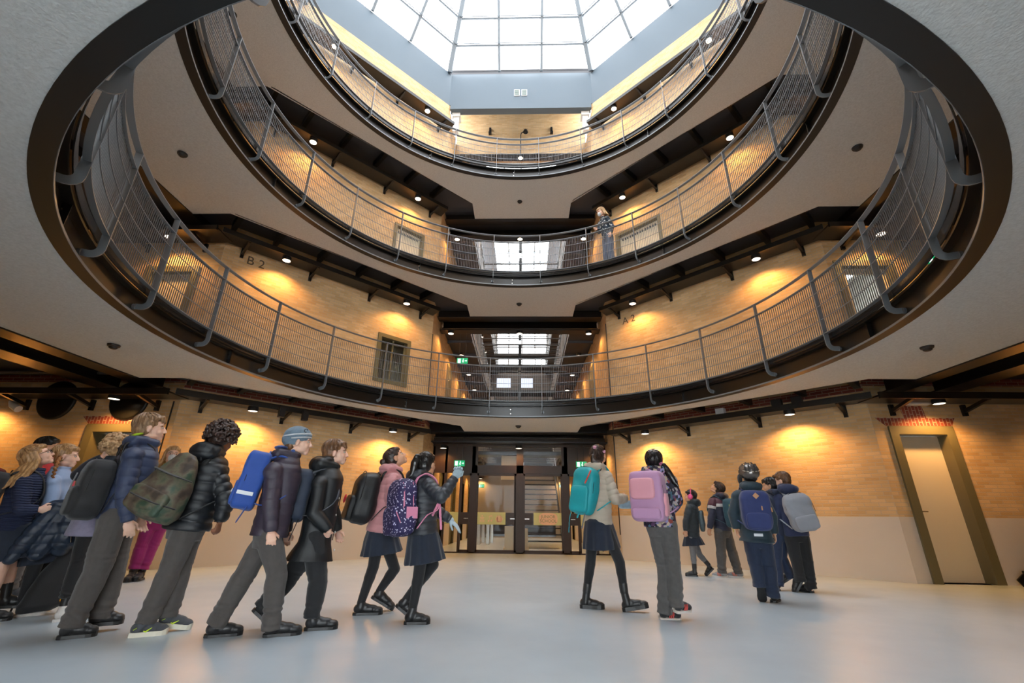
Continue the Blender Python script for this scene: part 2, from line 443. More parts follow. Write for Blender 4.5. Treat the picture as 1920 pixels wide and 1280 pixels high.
# mesh panel between two posts, built once about angle 0
def panel_mesh(zb, zt):
    mb = MB(); half = DPOST/2 - .010; n = 27
    for i in range(n):
        a = -half + 2*half*(i+.5)/n
        s, c = math.sin(a), math.cos(a); r0, r1 = 4.146, 4.157; t = .0022
        tx, ty = c*t, -s*t
        mb2 = [(s*r0 - tx, c*r0 - ty), (s*r0 + tx, c*r0 + ty), (s*r1 + tx, c*r1 + ty), (s*r1 - tx, c*r1 - ty)]
        for j in range(4):
            p, q = mb2[j], mb2[(j+1) % 4]
            mb.poly([(*p, zb), (*q, zb), (*q, zt), (*p, zt)])
    for k in range(1, 4):
        z = zb + (zt - zb)*k/4
        mb.arc([(4.126, z-.004), (4.134, z-.004), (4.134, z+.004), (4.126, z+.004)], -half-.01, half+.01, 8)
    return mb
for lv in range(3):
    z = ZS[lv]; nm = ('first', 'second', 'third')[lv]
    mb = MB(); sector_plate(mb, z, z + .18)
    tag(mb.build('gallery_plaster_soffit', M['plaster']), nm + ' gallery: rough grey plaster underside round the opening', kind='structure')
    # walking slab over everything between plate and walls
    mb = MB()
    zz0, zz1 = z + .24, z + .33
    n = len(angs)
    def octr(th):
        d = Vector((abs(math.sin(th)), abs(math.cos(th))))
        rt = d.x/max(d.y, 1e-9)
        if rt < CA/CB: r = min((7.05 if math.cos(th) > 0 else 9.1)/d.y, CA/max(d.x, 1e-9))
        elif rt > BX/BY: r = min(BY/max(d.y, 1e-9), 15.9/d.x)
        else: r = W/(d.x + d.y)
        return r
    N = 360
    for i in range(N):
        a = 2*PI*i/N; b = 2*PI*(i+1)/N; ra = octr(a) + .02; rb = octr(b) + .02
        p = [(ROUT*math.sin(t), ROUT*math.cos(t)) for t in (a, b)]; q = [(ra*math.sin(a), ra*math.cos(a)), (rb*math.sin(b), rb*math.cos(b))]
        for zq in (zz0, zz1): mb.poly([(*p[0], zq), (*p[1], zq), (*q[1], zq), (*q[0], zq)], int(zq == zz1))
    tag(mb.build('gallery_floor_slab', [M['soffit'], M['bounce']]), kind='structure')
    # curved edge channel: bottom flange, web, top flange
    mb = MB()
    n = 184
    mb.arc([(RLIP, z-.008), (ROUT+.02, z-.008), (ROUT+.02, z+.012), (RLIP, z+.012)], 0, 2*PI, n)
    mb.arc([(RLIP-.01, z+.225), (ROUT+.02, z+.225), (ROUT+.02, z+.25), (RLIP-.01, z+.25)], 0, 2*PI, n)
    ch = mb.build('gallery_edge_beam', M['steel'], smooth=True); tag(ch, nm + ' gallery: curved black steel edge channel', kind='structure')
    mb = MB(); mb.arc([(4.300, z+.012), (4.312, z+.012), (4.312, z+.225), (4.300, z+.225)], 0, 2*PI, n)
    mb.build('channel_web', M['web'], ch, smooth=True)
    mb = MB(); mb.arc([(RLIP-.004, z-.010), (RLIP, z-.010), (RLIP, z+.014), (RLIP-.004, z+.014)], 0, 2*PI, n)
    mb.build('lit_flange_lip', M['rail'], ch, smooth=True)  # lighter strip stands in for light caught along the flange edge
    mb = MB(); mb.arc([(4.205, z+.25), (4.215, z+.25), (4.215, z+.345), (4.205, z+.345)], 0, 2*PI, n)
    mb.build('kick_plate', M['gloss'], ch, smooth=True)
    mb = MB(); bo = MB()
    for k in range(0, 23, 3):
        a = POST0 + DPOST*k - (0.02 if k == 0 else 0)
        R3 = Matrix.Rotation(-a, 4, 'Z')
        mb.box((-.005, RLIP+.006, z+.012), (.005, 4.30, z+.225), 0, R3)
        for zz in (.07, .16):
            bo.lathe([(0, .012), (.011, .012), (.011, 0)], n=8, M=R3 @ Matrix.Translation((-.02, 4.288, z+zz)) @ Matrix.Rotation(PI/2, 4, 'X'))
    mb.build('stiffener_plate', M['steel'], ch); bo.build('joint_bolt', M['chrome'], ch)
    # railing
    zt = RT[lv]
    rl = empty('gallery_railing', (0, 0, z))
    tag(rl, ('first gallery railing, lowest ring of grey flat posts and bar mesh',
             'second gallery railing, the ring of posts and bar mesh the masked woman stands behind',
             'third gallery railing, topmost ring of posts and bar mesh below the skylight')[lv], 'railing')
    def part(mb, name, m=M['rail'], sm=False):
        o = mb.build(name, m, rl, smooth=sm); o.location = (0, 0, -z); return o
    part(MB().arc([(4.120, zt-.010), (4.180, zt-.010), (4.180, zt), (4.120, zt)], 0, 2*PI, n), 'handrail', sm=True)
    z2 = zt - .185
    part(MB().arc([(4.125, z2-.010), (4.175, z2-.010), (4.175, z2), (4.125, z2)], 0, 2*PI, n), 'middle_rail', sm=True)
    zb = z + .315
    part(MB().arc([(4.125, zb-.010), (4.175, zb-.010), (4.175, zb), (4.125, zb)], 0, 2*PI, n), 'bottom_rail', sm=True)
    mb = MB()
    t = .006
    prof = [(4.118, zt-.008), (4.118, z+.17)] + [(4.118+.10*(1-math.cos(a)), z+.17-.10*math.sin(a)) for a in (.4, .8, 1.2, 1.57)] + [(4.285, z+.07)]
    prof2 = [(4.182, zt-.008), (4.182, z+.18)] + [(4.182+.045*(1-math.cos(a)), z+.18-.045*math.sin(a)) for a in (.4, .8, 1.2, 1.57)] + [(4.285, z+.135)]
    for i in range(len(prof) - 1):
        for sx in (-t, t):
            mb.poly([(sx, *prof[i]), (sx, *prof[i+1]), (sx, *prof2[i+1]), (sx, *prof2[i])])
        mb.poly([(-t, *prof[i]), (t, *prof[i]), (t, *prof[i+1]), (-t, *prof[i+1])])
        mb.poly([(-t, *prof2[i]), (t, *prof2[i]), (t, *prof2[i+1]), (-t, *prof2[i+1])])
    mb.lathe([(0, -.012), (.032, -.012), (.032, .012), (0, .012)], c=(0, 4.285, z+.10), n=14, M=Matrix.Rotation(PI/2, 4, 'X'))
    p0 = part(mb, 'post')
    pn0 = part(panel_mesh(zb, z2-.01), 'mesh_panel')
    for k in range(NPOST):
        a = POST0 + DPOST*(k+.5)
        o = p0 if k == 0 else p0.copy()
        if k: COL.objects.link(o)
        o.rotation_euler = (0, 0, -a)
        q = pn0 if k == 0 else pn0.copy()
        if k: COL.objects.link(q)
        q.rotation_euler = (0, 0, -(a - DPOST/2))
# wing edge beams at each level and each lobe
for lv in range(3):
    z = ZS[lv]
    for k, side in enumerate(('front', 'left', 'rear', 'right')):
        mb = MB()
        def B(a, b):
            pa = rot4(k, a[:2]); pb = rot4(k, b[:2])
            mb.box((min(pa[0], pb[0]), min(pa[1], pb[1]), a[2]), (max(pa[0], pb[0]), max(pa[1], pb[1]), b[2]))
        hw = CA - .02
        for yb in (6.16, 6.95):
            fw = .15 if yb < 6.5 else .20
            B((-hw, yb - .12, z-.02), (hw, yb - .12 + 2*fw, z+.0)); B((-hw, yb + .02, z), (hw, yb + .05, z+.24))
        tag(mb.build('wing_edge_beam', M['web']), kind='structure')
    # front wing galleries, either side of a long void
    for sx in (-1, 1):
        mb = MB()
        x0, x1 = sorted((sx*1.50, sx*(CA - .01)))
        mb.box((x0, 7.3, z+.02), (x1, FY, z+.14))
        for yk in range(8): mb.box((x0, 7.9 + yk*1.2, z-.06), (x1, 8.0 + yk*1.2, z+.02))
        tag(mb.build('wing_gallery_slab', M['soffit']), kind='structure')
        rb = MB(); xr = sx*1.50
        rb.bar((xr, 7.4, z+1.2), (xr, FY, z+1.2), .05, .03); rb.bar((xr, 7.4, z+1.02), (xr, FY, z+1.02), .04, .02); rb.bar((xr, 7.4, z+.2), (xr, FY, z+.2), .04, .02)
        for yk in range(13): rb.box((xr-.012, 7.45 + yk*1.2, z), (xr+.012, 7.5 + yk*1.2, z+1.2))
        for yk in range(132): rb.box((xr-.004, 7.5 + yk*.108, z+.2), (xr+.004, 7.506 + yk*.108, z+1.02))
        o = rb.build('wing_railing', M['rail'], merge=False)
        tag(o, 'straight steel railing along the %s side of the far wing, %s gallery' % ('left' if sx < 0 else 'right', ('first', 'second', 'third')[lv]), 'railing')
    mb = MB()
    for yb in (10.6, 14.2, 18.4):
        mb.box((-1.5, yb, z+.02), (1.5, yb+.7, z+.14))
        for yr in (yb, yb+.7):
            mb.box((-1.5, yr-.015, z+1.15), (1.5, yr+.015, z+1.19))
            for q in range(5): mb.box((-1.5, yr-.008, z+.3+.16*q), (1.5, yr+.008, z+.315+.16*q))
    tag(mb.build('wing_bridge', M['steel']), kind='structure')
    mb = MB(); mb.box((-.045, 8.0, z+.1), (.045, 8.09, z+3.1)); mb.box((-1.45, 8.0, z+1.15), (1.45, 8.05, z+1.2)); mb.box((-1.45, 8.0, z+2.2), (1.45, 8.04, z+2.24))
    tag(mb.build('wing_screen_frame', M['steel']), kind='structure')
# glass roof over the front wing with its trusses
g = MB(); g.poly([(-1.45, 9, 14.5), (1.45, 9, 14.5), (1.45, FY, 14.5), (-1.45, FY, 14.5)])
g = g.build('window_9', M['glass'], merge=False); tag(g, kind='structure')
mb = MB()
for k in range(12): mb.box((-1.45, 9.2 + k*1.1, 14.3), (1.45, 9.26 + k*1.1, 14.48))
for xx in (-.7, 0, .7): mb.box((xx-.03, 9, 14.35), (xx+.03, FY, 14.45))
mb.build('glazing_bar', M['mull'], g)
# end window of the front wing, ground floor and top
for nn, (za, zb) in ((11, (9.8, 12.6)),):
    g = MB(); g.box((-1.7, FY + .1, za), (1.7, FY + .12, zb)); g = g.build('window_%d' % nn, M['glass']); tag(g, kind='structure')
    mb = MB()
    for xx in (-1.68, -.85, 0, .85, 1.68): mb.box((xx-.03, FY+.05, za), (xx+.03, FY+.17, zb))
    for zz in (za+.03, (za+zb)/2, zb-.03): mb.box((-1.7, FY+.05, zz-.03), (1.7, FY+.17, zz+.03))
    mb.build('window_frame', M['bronze'], g)

# ---- soffit cross beams, cable trays with wall brackets, on the four diagonal walls
QD = ((-1, 1, 'left'), (1, 1, 'right'), (-1, -1, 'rear left'), (1, -1, 'rear right'))
LVN = ('ground floor', 'first gallery', 'second gallery', 'third gallery')
lampz = [2.56, 5.72, 8.91, 12.14]
def on_diag(x, s, sx, sy): return (sx*x, sy*(s - x))
for sx, sy, qn in QD:
    for lv in range(3):
        z = ZS[lv]; mb = MB()
        for xb in (2.05, 2.65, 3.30, 3.95, 4.60, 5.15):
            p = on_diag(xb, 6.72, sx, sy); q = (p[0] + sx*.52, p[1] + sy*.52)
            mb.bar((*p, z+.15), (*q, z+.15), .09, .20)
        mb.bar((*on_diag(1.5, 6.73, sx, sy), z+.10), (*on_diag(5.25, 6.73, sx, sy), z+.10), .03, .20)
        tag(mb.build('soffit_cross_beams', M['steel']), kind='structure')
    if sy < 0 : continue
    for lv in range(4):
        lz = lampz[lv]; zt = lz + .09
        tr = empty('cable_tray', (*on_diag(4.05, 7.6, sx, sy), zt))
        tag(tr, 'dark cable tray bracketed to the %s diagonal brick wall, %s' % (qn, LVN[lv]), 'cable tray')
        off = Vector(tr.location)
        def tp(mb, name, m):
            o = mb.build(name, m, tr); o.location = -off; return o
        s0, s1 = 7.30, 7.86
        xa, xb = 2.28, 5.80
        mb = MB()
        c = [on_diag(xa - .22, s0, sx, sy), on_diag(xb - .22, s0, sx, sy), on_diag(xb + .02, s1, sx, sy), on_diag(xa + .02, s1, sx, sy)]
        for zz in (zt, zt+.012): mb.poly([(*p, zz) for p in c])
        for i in range(4):
            p, q = c[i], c[(i+1) % 4]; mb.poly([(*p, zt), (*q, zt), (*q, zt+.06), (*p, zt+.06)])
        tp(mb, 'tray_sheet', M['web'])
        tp(MB().bar((*c[0], zt+.03), (*c[1], zt+.03), .03, .10), 'tray_edge', M['steel'])
        for xk in (2.58, 3.60, 4.60, 5.56):
            mb = MB()
            p = on_diag(xk - .30, 7.34, sx, sy); q = on_diag(xk, 7.92, sx, sy)
            mb.bar((*p, zt-.01), (*q, zt-.12), .045, .045)
            mb.bar((*q, zt-.19), (*q, zt+.02), .06, .04, (sx, sy, 0))
            tp(mb, 'wall_bracket', M['steel'])

# ---- round downlights
def make_lamp():
    root = empty('ceiling_lamp')
    MB().lathe([(0, .085), (.082, .085), (.088, .07), (.088, .0), (.078, 0), (.074, .006)], n=28).build('lamp_housing', M['dark'], root, smooth=True)
    MB().lathe([(0, .002), (.05, .0), (.075, .004)], n=28).build('lamp_diffuser', M['lamp'], root, smooth=True)
    return root
lamp0 = make_lamp(); note_kids(lamp0)
LIGHT = {}
def lamp_light(x, y, z, pw=1.0):
    key = round(pw, 2)
    if key not in LIGHT:
        l = bpy.data.lights.new('lamp_beam', 'SPOT'); l.energy = LAMP_W*pw; l.color = (1, .51, .155)
        l.spot_size = math.radians(152); l.spot_blend = .55; l.shadow_soft_size = .07
        LIGHT[key] = l
    o = bpy.data.objects.new('lamp_beam', LIGHT[key]); COL.objects.link(o); o.location = (x, y, z - .012)
used = [False]
def lamp(x, y, z, label, pw=1.0, group=None):
    o = copy_tree(lamp0) if used[0] else lamp0
    used[0] = True
    o.location = (x, y, z); tag(o, label, 'lamp', group)
    lamp_light(x, y, z, pw)
for lv in range(4):
    z = lampz[lv]; fl_ = LVN[lv]
    for sx, sd in ((-1, 'left'), (1, 'right')):
        lamp(sx*2.78, 4.67, z, 'round warm downlight on the %s diagonal wall near the far wing, %s' % (sd, fl_), (1.7, 1.25, 1.0, .8)[lv])
        lamp(sx*4.80, 2.65, z, 'round warm downlight on the %s diagonal wall, end nearer the camera, %s' % (sd, fl_), (1.7, 1.25, 1.0, .8)[lv])
        if lv < 3: lamp(sx*6.65, 1.80, z, 'round warm downlight beside the door of the %s wing, %s' % (sd, fl_), 1.5)
        if lv < 3: lamp(sx*9.0, 1.80, z, 'added warm fill downlight deeper in the %s wing, %s' % (sd, fl_), 1.5)  # extra lamps added to brighten the brick deeper in the wings
        lamp(sx*1.97, 6.60, z if lv else 2.49, 'round warm downlight at the %s side of the far wing mouth, %s' % (sd, fl_), .6)
    lamp(0, 6.60, z if lv else 2.50, 'round warm downlight over the middle of the far wing mouth, %s' % fl_, .6)
for lv in range(3):
    for k in range(5):
        for sx in (-1, 1):
            lamp(sx*1.9, 8.4 + k*2.1, lampz[lv] - .02, 'small round downlight, %s in the row on the %s of the far wing, %s' % (('nearest', 'second', 'third', 'fourth', 'furthest')[k], 'left' if sx < 0 else 'right', LVN[lv]), 1.0, 'downlights in the far wing')
# shared tray line across the front wing mouth at the lamps
for lv in range(4):
    z = lampz[lv]; mb = MB(); mb.box((-CA+.02, 6.5, z+.075), (CA-.02, 6.8, z+.11))
    tag(mb.build('cable_tray', M['web']), 'dark steel tray crossing the far wing mouth with three lamps, ' + LVN[lv], 'cable tray')
# wing trays left and right
for lv in range(3):
    for sx, sd in ((-1, 'left'), (1, 'right')):
        z = lampz[lv]; mb = MB(); x0, x1 = sorted((sx*5.62, sx*15.5))
        mb.box((x0, 1.62, z+.075), (x1, 2.10, z+.10)); mb.box((x0, 1.60, z+.04), (x1, 1.64, z+.14))
        tr = mb.build('cable_tray', M['web']); tag(tr, 'dark steel cable tray running into the %s wing, %s' % (sd, LVN[lv]), 'cable tray')
        for k in range(6):
            xx = sx*(6.15 + k*1.15)
            MB().bar((xx, 1.66, z+.06), (xx + sx*.0, 2.13, z-.05), .05, .05).bar((xx, 2.12, z-.12), (xx, 2.12, z+.06), .06, .05, (0, 1, 0)).build('wall_bracket', M['steel'], tr)

# ---- smoke detectors on the plaster
def make_det():
    return MB().lathe([(0, -.055), (.03, -.055), (.045, -.045), (.05, -.03), (.066, -.022), (.072, 0), (0, 0)], n=20).build('smoke_detector', M['dark'], smooth=True)
det0 = None
for lv in range(3):
    for (x, y, sd) in ((0, 5.25, 'far'), (-5.18, 0, 'left'), (5.08, 0, 'right')):
        if det0 is None: det0 = make_det(); o = det0
        else: o = det0.copy(); COL.objects.link(o)
        o.location = (x, y, ZS[lv] - .001)
        tag(o, 'small black smoke detector on the %s lobe of the %s gallery underside' % (sd, ('first', 'second', 'third')[lv]), 'smoke detector')
# ------------------------------------------------------------------ doors, signs and small fittings
def doorset(n, x0, x1, z0, z1, y, fw, leaf_m, glazed=False, recess=.16, yf=-1, name='door', leaf=True, sill=False):
    """frame round an opening in a wall at y (facing -y), leaf set back; returns the frame object"""
    fr = MB(); f = .035
    fr.box((x0-fw, y-f, z0), (x0, y+recess, z1+fw)); fr.box((x1, y-f, z0), (x1+fw, y+recess, z1+fw)); fr.box((x0, y-f, z1), (x1, y+recess, z1+fw))
    o = fr.build('%s_%d' % (name, n), M['olive']); tag(o, kind='structure')
    lf = MB().box((x0+.004, y+recess-.045, z0+.005), (x1-.004, y+recess-.005, z1-.004))
    if glazed:
        lf = MB(); a, b = x0 + .12, x1 - .12; c, e = z0 + .3, z1 - .12; y0, y1 = y+recess-.045, y+recess-.005
        lf.box((x0+.004, y0, z0+.005), (a, y1, z1-.004)); lf.box((b, y0, z0+.005), (x1-.004, y1, z1-.004)); lf.box((a, y0, z0+.005), (b, y1, c)); lf.box((a, y0, e), (b, y1, z1-.004))
        MB().box((a, y0+.015, c), (b, y0+.02, e)).build('door_pane', M['glass'], o)
    l = lf.build('door_leaf', leaf_m, o)
    MB().tube([(x0+.07, y+recess-.05, z0+.98), (x0+.07, y+recess-.10, z0+.98), (x0+.19, y+recess-.10, z0+.98)], .009).build('door_handle', M['chrome'], l)
    return o
doorset(1, 6.15, 6.90, 0, 2.14, BY, .13, M['leaf'], recess=.20)
doorset(2, -7.13, -6.34, 0, 2.08, BY, .13, M['olive'], recess=.22)
doorset(3, -10.35, -9.55, 0, 2.08, BY, .13, M['olive'], recess=.22)
doorset(4, -7.08, -6.28, 3.15, 5.16, BY, .12, M['leaf'], recess=.12)
doorset(5, 6.02, 6.86, 3.15, 5.25, BY, .12, M['leaf'], glazed=True, recess=.12)
# bright room seen behind the glazed door of the first gallery
for o, pos in ((None, None),):
    mb = MB(); mb.box((5.9, BY+.32, 3.1), (7.3, BY+2.2, 3.12)); mb.box((5.9, BY+2.2, 3.1), (7.3, BY+2.25, 5.6)); mb.box((5.9, BY+.31, 5.6), (7.3, BY+2.2, 5.65)); mb.box((5.85, BY+.31, 3.1), (5.9, BY+2.25, 5.65)); mb.box((7.3, BY+.31, 3.1), (7.35, BY+2.25, 5.65))
    tag(mb.build('wall_side_room', M['plaster']), kind='structure')
    lp = MB().box((6.0, BY+.5, 5.4), (6.7, BY+1.0, 5.44)).build('ceiling_light_panel', emit_mat('room_panel_glow', (1, .97, .92, 1), 1.2)); tag(lp, 'bright white light panel seen through the glass door off the first gallery, right wing', 'lamp')
# back walls of the other recesses
for (x0, x1, z0, z1) in ((-7.2, -6.2, 0, 2.3), (-10.5, -9.4, 0, 2.3), (-7.2, -6.2, 3.1, 5.3), (6.0, 7.0, 0, 2.3)):
    pass
# diagonal-wall doors and window: built in the wall's own frame (s along the wall from corner A, n outward)
def diag_frame(sx):
    d = Vector((sx, -1, 0)).normalized(); n = Vector((sx, 1, 0)).normalized()
    d = Vector((sx*(BX-CA), BY-CB, 0)).normalized(); n = Vector((sx*(CB-BY), BX-CA, 0)).normalized()
    return Matrix(((d.x, n.x, 0, sx*CA), (d.y, n.y, 0, CB), (0, 0, 1, 0), (0, 0, 0, 1)))
def diag_set(nm, sx, s0, s1, z0, z1, fw, window=False, leafm=None):
    Mx = diag_frame(sx); fr = MB(); f = .03; rc = .14
    fr.box((s0-fw, -f, z0-(fw if window else 0)), (s0, rc, z1+fw), 0, Mx); fr.box((s1, -f, z0-(fw if window else 0)), (s1+fw, rc, z1+fw), 0, Mx)
    fr.box((s0, -f, z1), (s1, rc, z1+fw), 0, Mx)
    if window: fr.box((s0, -f, z0-fw), (s1, rc, z0), 0, Mx)
    o = fr.build(nm, M['olive']); tag(o, kind='structure')
    if window:
        MB().box((s0, .06, z0), (s1, .068, z1), 0, Mx).build('window_pane', M['glass'], o)
        mb = MB(); mb.box((s0, .05, z0), (s0+.05, .09, z1), 0, Mx).box((s1-.05, .05, z0), (s1, .09, z1), 0, Mx).box(((s0+s1)/2-.02, .05, z0), ((s0+s1)/2+.02, .09, z1), 0, Mx)
        mb.build('sash_bar', M['olive'], o)
        rm = MB(); rm.box((s0-.6, 1.6, z0-.8), (s1+.6, 1.65, z1+.5), 0, Mx); rm.box((s0-.6, .32, z1+.5), (s1+.6, 1.6, z1+.55), 0, Mx); rm.box((s0-.6, .32, z0-.8), (s1+.6, 1.6, z0-.75), 0, Mx)
        rm.box((s0-.65, .32, z0-.8), (s0-.6, 1.65, z1+.55), 0, Mx); rm.box((s1+.6, .32, z0-.8), (s1+.65, 1.65, z1+.55), 0, Mx)
        tag(rm.build('wall_side_room', M['leaf']), kind='structure')
        cb = MB().box((s0-.1, 1.1, z0-.74), (s0+.25, 1.5, z0+.35), 0, Mx).build('filing_cabinet', M['dark']); tag(cb, 'dark cabinet in the room behind the first gallery window', 'cabinet')
    else:
        l = MB().box((s0, rc-.05, z0), (s1, rc-.01, z1), 0, Mx).build('door_leaf', leafm or M['leaf'], o)
        sl = MB()
        for k in range(14): sl.box((s0+.06+k*(s1-s0-.12)/14, rc-.055, z1-.14), (s0+.06+(k+.55)*(s1-s0-.12)/14, rc-.05, z1-.07), 0, Mx)
        sl.build('door_grille', M['dark'], l)
    return o
diag_set('window_12', -1, *win1, .09, window=True)
diag_set('door_6', -1, *dr2L, .08)
diag_set('door_7', 1, *dr2R, .08)
# red soldier-brick lintels over the ground floor doors
for x0, x1, zt in ((6.02, 7.03, 2.28), (-7.26, -6.21, 2.22)):
    mb = MB()
    def face(pts): mb.poly(pts, 0, [(p[0], p[2]) for p in pts])
    y = BY - .004
    face([(x0-.02, y, zt), (x1+.02, y, zt), (x1+.10, y, zt+.13), (x0-.16, y, zt+.13)])
    face([((x0+x1)/2-.2, y, zt+.13), ((x0+x1)/2+.16, y, zt+.13), ((x0+x1)/2+.14, y, zt+.33), ((x0+x1)/2-.22, y, zt+.33)])
    mb2 = MB()
    for f in mb.f:
        p = [Vector(mb.v[i]) for i in f]; q = [v + Vector((0, .05, 0)) for v in p]
        mb2.poly(p, 0, [(v.x, v.z) for v in p])
        for i in range(4): mb2.poly([p[i], p[(i+1) % 4], q[(i+1) % 4], q[i]], 0)
    tag(mb2.build('trim_brick_lintel', M['redrow'], merge=False), kind='structure')

# ---- glazed screen with doors across the far wing
GY = 6.9
bz = M['bronze']
def gbox(mb, x0, x1, z0, z1, d=.07, y=GY): mb.box((x0, y-d/2, z0), (x1, y+d/2, z1)); return mb
root = MB()
for a, b in ((-2.28, -1.90), (1.92, 2.28)): pass
gbox(root, -2.28, 2.28, 0, .03); gbox(root, -2.28, 2.28, 1.90, 2.10); gbox(root, -2.28, 2.28, 2.58, 2.80, .12)
for x0, x1 in ((-.06, .12), (-1.23, -1.08), (1.12, 1.27), (-1.94, -1.88), (1.92, 1.98), (-2.28, -2.22), (2.22, 2.28)): gbox(root, x0, x1, 0, 2.6)
gbox(root, -2.28, -1.14, 2.1, 2.6); gbox(root, 1.18, 2.28, 2.1, 2.6)
scr = root.build('window_screen_1', bz); tag(scr, 'brown-framed glazed screen with doors closing the far wing', kind='structure')
g = MB()
for x0, x1 in ((-1.1, -.02), (.08, 1.15)): g.box((x0, GY-.004, 2.1), (x1, GY+.004, 2.58))
for x0, x1 in ((-2.22, -1.93), (1.96, 2.22), (-1.88, -1.53), (1.56, 1.92)): g.box((x0, GY-.004, .03), (x1, GY+.004, 1.9))
g.build('screen_pane', M['glass'], scr)
st = MB()
for x0, x1 in ((-1.53, -1.50), (1.53, 1.56)): gbox(st, x0, x1, 0, 1.9, .05)
st.build('screen_post', bz, scr)
bandm = mat('olive_frosted_band', 'c6c27c', .5)
pinkm = mat('salmon_sign_print', 'ecb98e', .5)
inkm = mat('olive_letter_print', '8a8450', .5)
def text(name, body, size, loc, rot, m, parent=None, ext=.002, sx=1.0, align='CENTER'):
    c = bpy.data.curves.new(name, 'FONT'); c.body = body; c.size = size; c.extrude = ext; c.align_x = align; c.align_y = 'CENTER'
    c.materials.append(m)
    o = bpy.data.objects.new(name, c); COL.objects.link(o)
    dg = bpy.context.evaluated_depsgraph_get(); dg.update()
    me = bpy.data.meshes.new_from_object(o.evaluated_get(dg)); 
    bpy.data.objects.remove(o); bpy.data.curves.remove(c)
    o = bpy.data.objects.new(name, me); COL.objects.link(o)
    o.location = loc; o.rotation_euler = rot; o.scale = (sx, 1, 1)
    if parent: o.parent = parent
    return o
def leaf_door(n, x0, x1, stile_right, handle_x, hdir, wide):
    """narrow framed leaf; wide=(a,b) extra pane"""
    mb = MB(); gbox(mb, x0, x0+.04, .03, 1.9, .05); gbox(mb, x1-.04, x1, .03, 1.9, .05); gbox(mb, x0, x1, 1.84, 1.9, .05); gbox(mb, x0, x1, .03, .08, .05)
    lo, hi = sorted(wide); gbox(mb, lo, hi, .66, .94, .055)
    st_ = hi if stile_right else lo
    if hi - lo < (x1-x0) - .2: gbox(mb, (lo if stile_right else hi) - .02, (lo if stile_right else hi) + .02, .03, 1.9, .05)
    o = mb.build('door_%d' % n, bz); tag(o, kind='structure')
    MB().box((x0+.03, GY-.004, .06), (x1-.03, GY+.004, 1.86)).build('door_pane', M['glass'], o)
    MB().tube([(handle_x, GY-.03, .80), (handle_x, GY-.075, .80), (handle_x + hdir*.11, GY-.075, .80)], .011).build('door_handle', M['chrome'], o)
    return o
dA = leaf_door(8, -1.08, -.06, False, -.10, -1, (-.31, -.10))
dB = leaf_door(9, .12, 1.12, True, .16, 1, (.14, .36))
dC = leaf_door(10, -1.50, -1.23, False, -1.27, -1, (-1.48, -1.26))
dD = leaf_door(11, 1.27, 1.53, False, 1.31, 1, (1.29, 1.51))
bA = MB().box((-1.07, GY-.012, .66), (-.33, GY-.006, .95)).build('frosted_band', bandm, dA)
bB = MB().box((.38, GY-.012, .66), (1.11, GY-.006, .95)).build('frosted_band', bandm, dB)
MB().box((-1.88, GY-.012, .66), (-1.53, GY-.006, .95)).box((1.56, GY-.012, .66), (1.92, GY-.006, .95)).build('frosted_band', bandm, scr)
# pictograms: child, quavers, hands
yk = GY - .016
mb = MB()
def disc(mb, cx, cz, r, n=16, sx=1., sz=1.): mb.poly([(cx + r*sx*math.cos(2*PI*i/n), yk, cz + r*sz*math.sin(2*PI*i/n)) for i in range(n)])
def rect(mb, x0, z0, x1, z1): mb.poly([(x0, yk, z0), (x1, yk, z0), (x1, yk, z1), (x0, yk, z1)])
disc(mb, -.92, .86, .018); rect(mb, -.975, .815, -.865, .83); rect(mb, -.96, .785, -.88, .80)
for xx in (-.965, -.92, -.875): disc(mb, xx, .755, .014); rect(mb, xx-.014, .715, xx+.014, .735)
disc(mb, -.755, .742, .020); disc(mb, -.685, .752, .020); rect(mb, -.742, .742, -.735, .85); rect(mb, -.672, .752, -.665, .865)
mb.poly([(-.742, yk, .84), (-.665, yk, .855), (-.665, yk, .875), (-.742, yk, .86)])
for k in range(4): rect(mb, -.55 + k*.03, .72, -.528 + k*.03, .87)
disc(mb, -.545, .79, .045, sx=.6); disc(mb, -.425, .79, .045, sx=.6); rect(mb, -.54, .71, -.43, .74)
mb.build('pictogram_print', pinkm, bA, merge=False)
mb = MB(); pts = []
for i in range(28):
    a = 2*PI*i/28; pts.append((.745 + .235*math.copysign(abs(math.cos(a))**.62, math.cos(a)), yk, .805 + .142*math.copysign(abs(math.sin(a))**.62, math.sin(a))))
mb.poly(pts); mb.build('sign_plaque', pinkm, bB, merge=False)
text('lettering', 'JUNIOR', .105, (.745, yk-.002, .855), (PI/2, 0, 0), inkm, bB)
text('lettering', 'SCHOOL', .105, (.745, yk-.002, .755), (PI/2, 0, 0), inkm, bB)

# ---- painted wall letters
fadem = mat('faded_black_paint', '5c4c38', .8)
for body, sx, xc, zc in (('A 2', 1, 2.78, 5.52), ('B 2', -1, 5.38, 5.62)):
    Mx = diag_frame(sx); s = s_of(xc)
    p = Mx @ Vector((s, -.006, zc)); ang = math.atan2(Mx[1][0], Mx[0][0]) + (0 if sx > 0 else PI)
    o = text('painted_lettering', body, .26, p, (PI/2, 0, ang), fadem, None)
    tag(o, 'faded black letters %s painted high on the brick of the %s diagonal wall' % (body, 'right' if sx > 0 else 'left'), 'lettering')

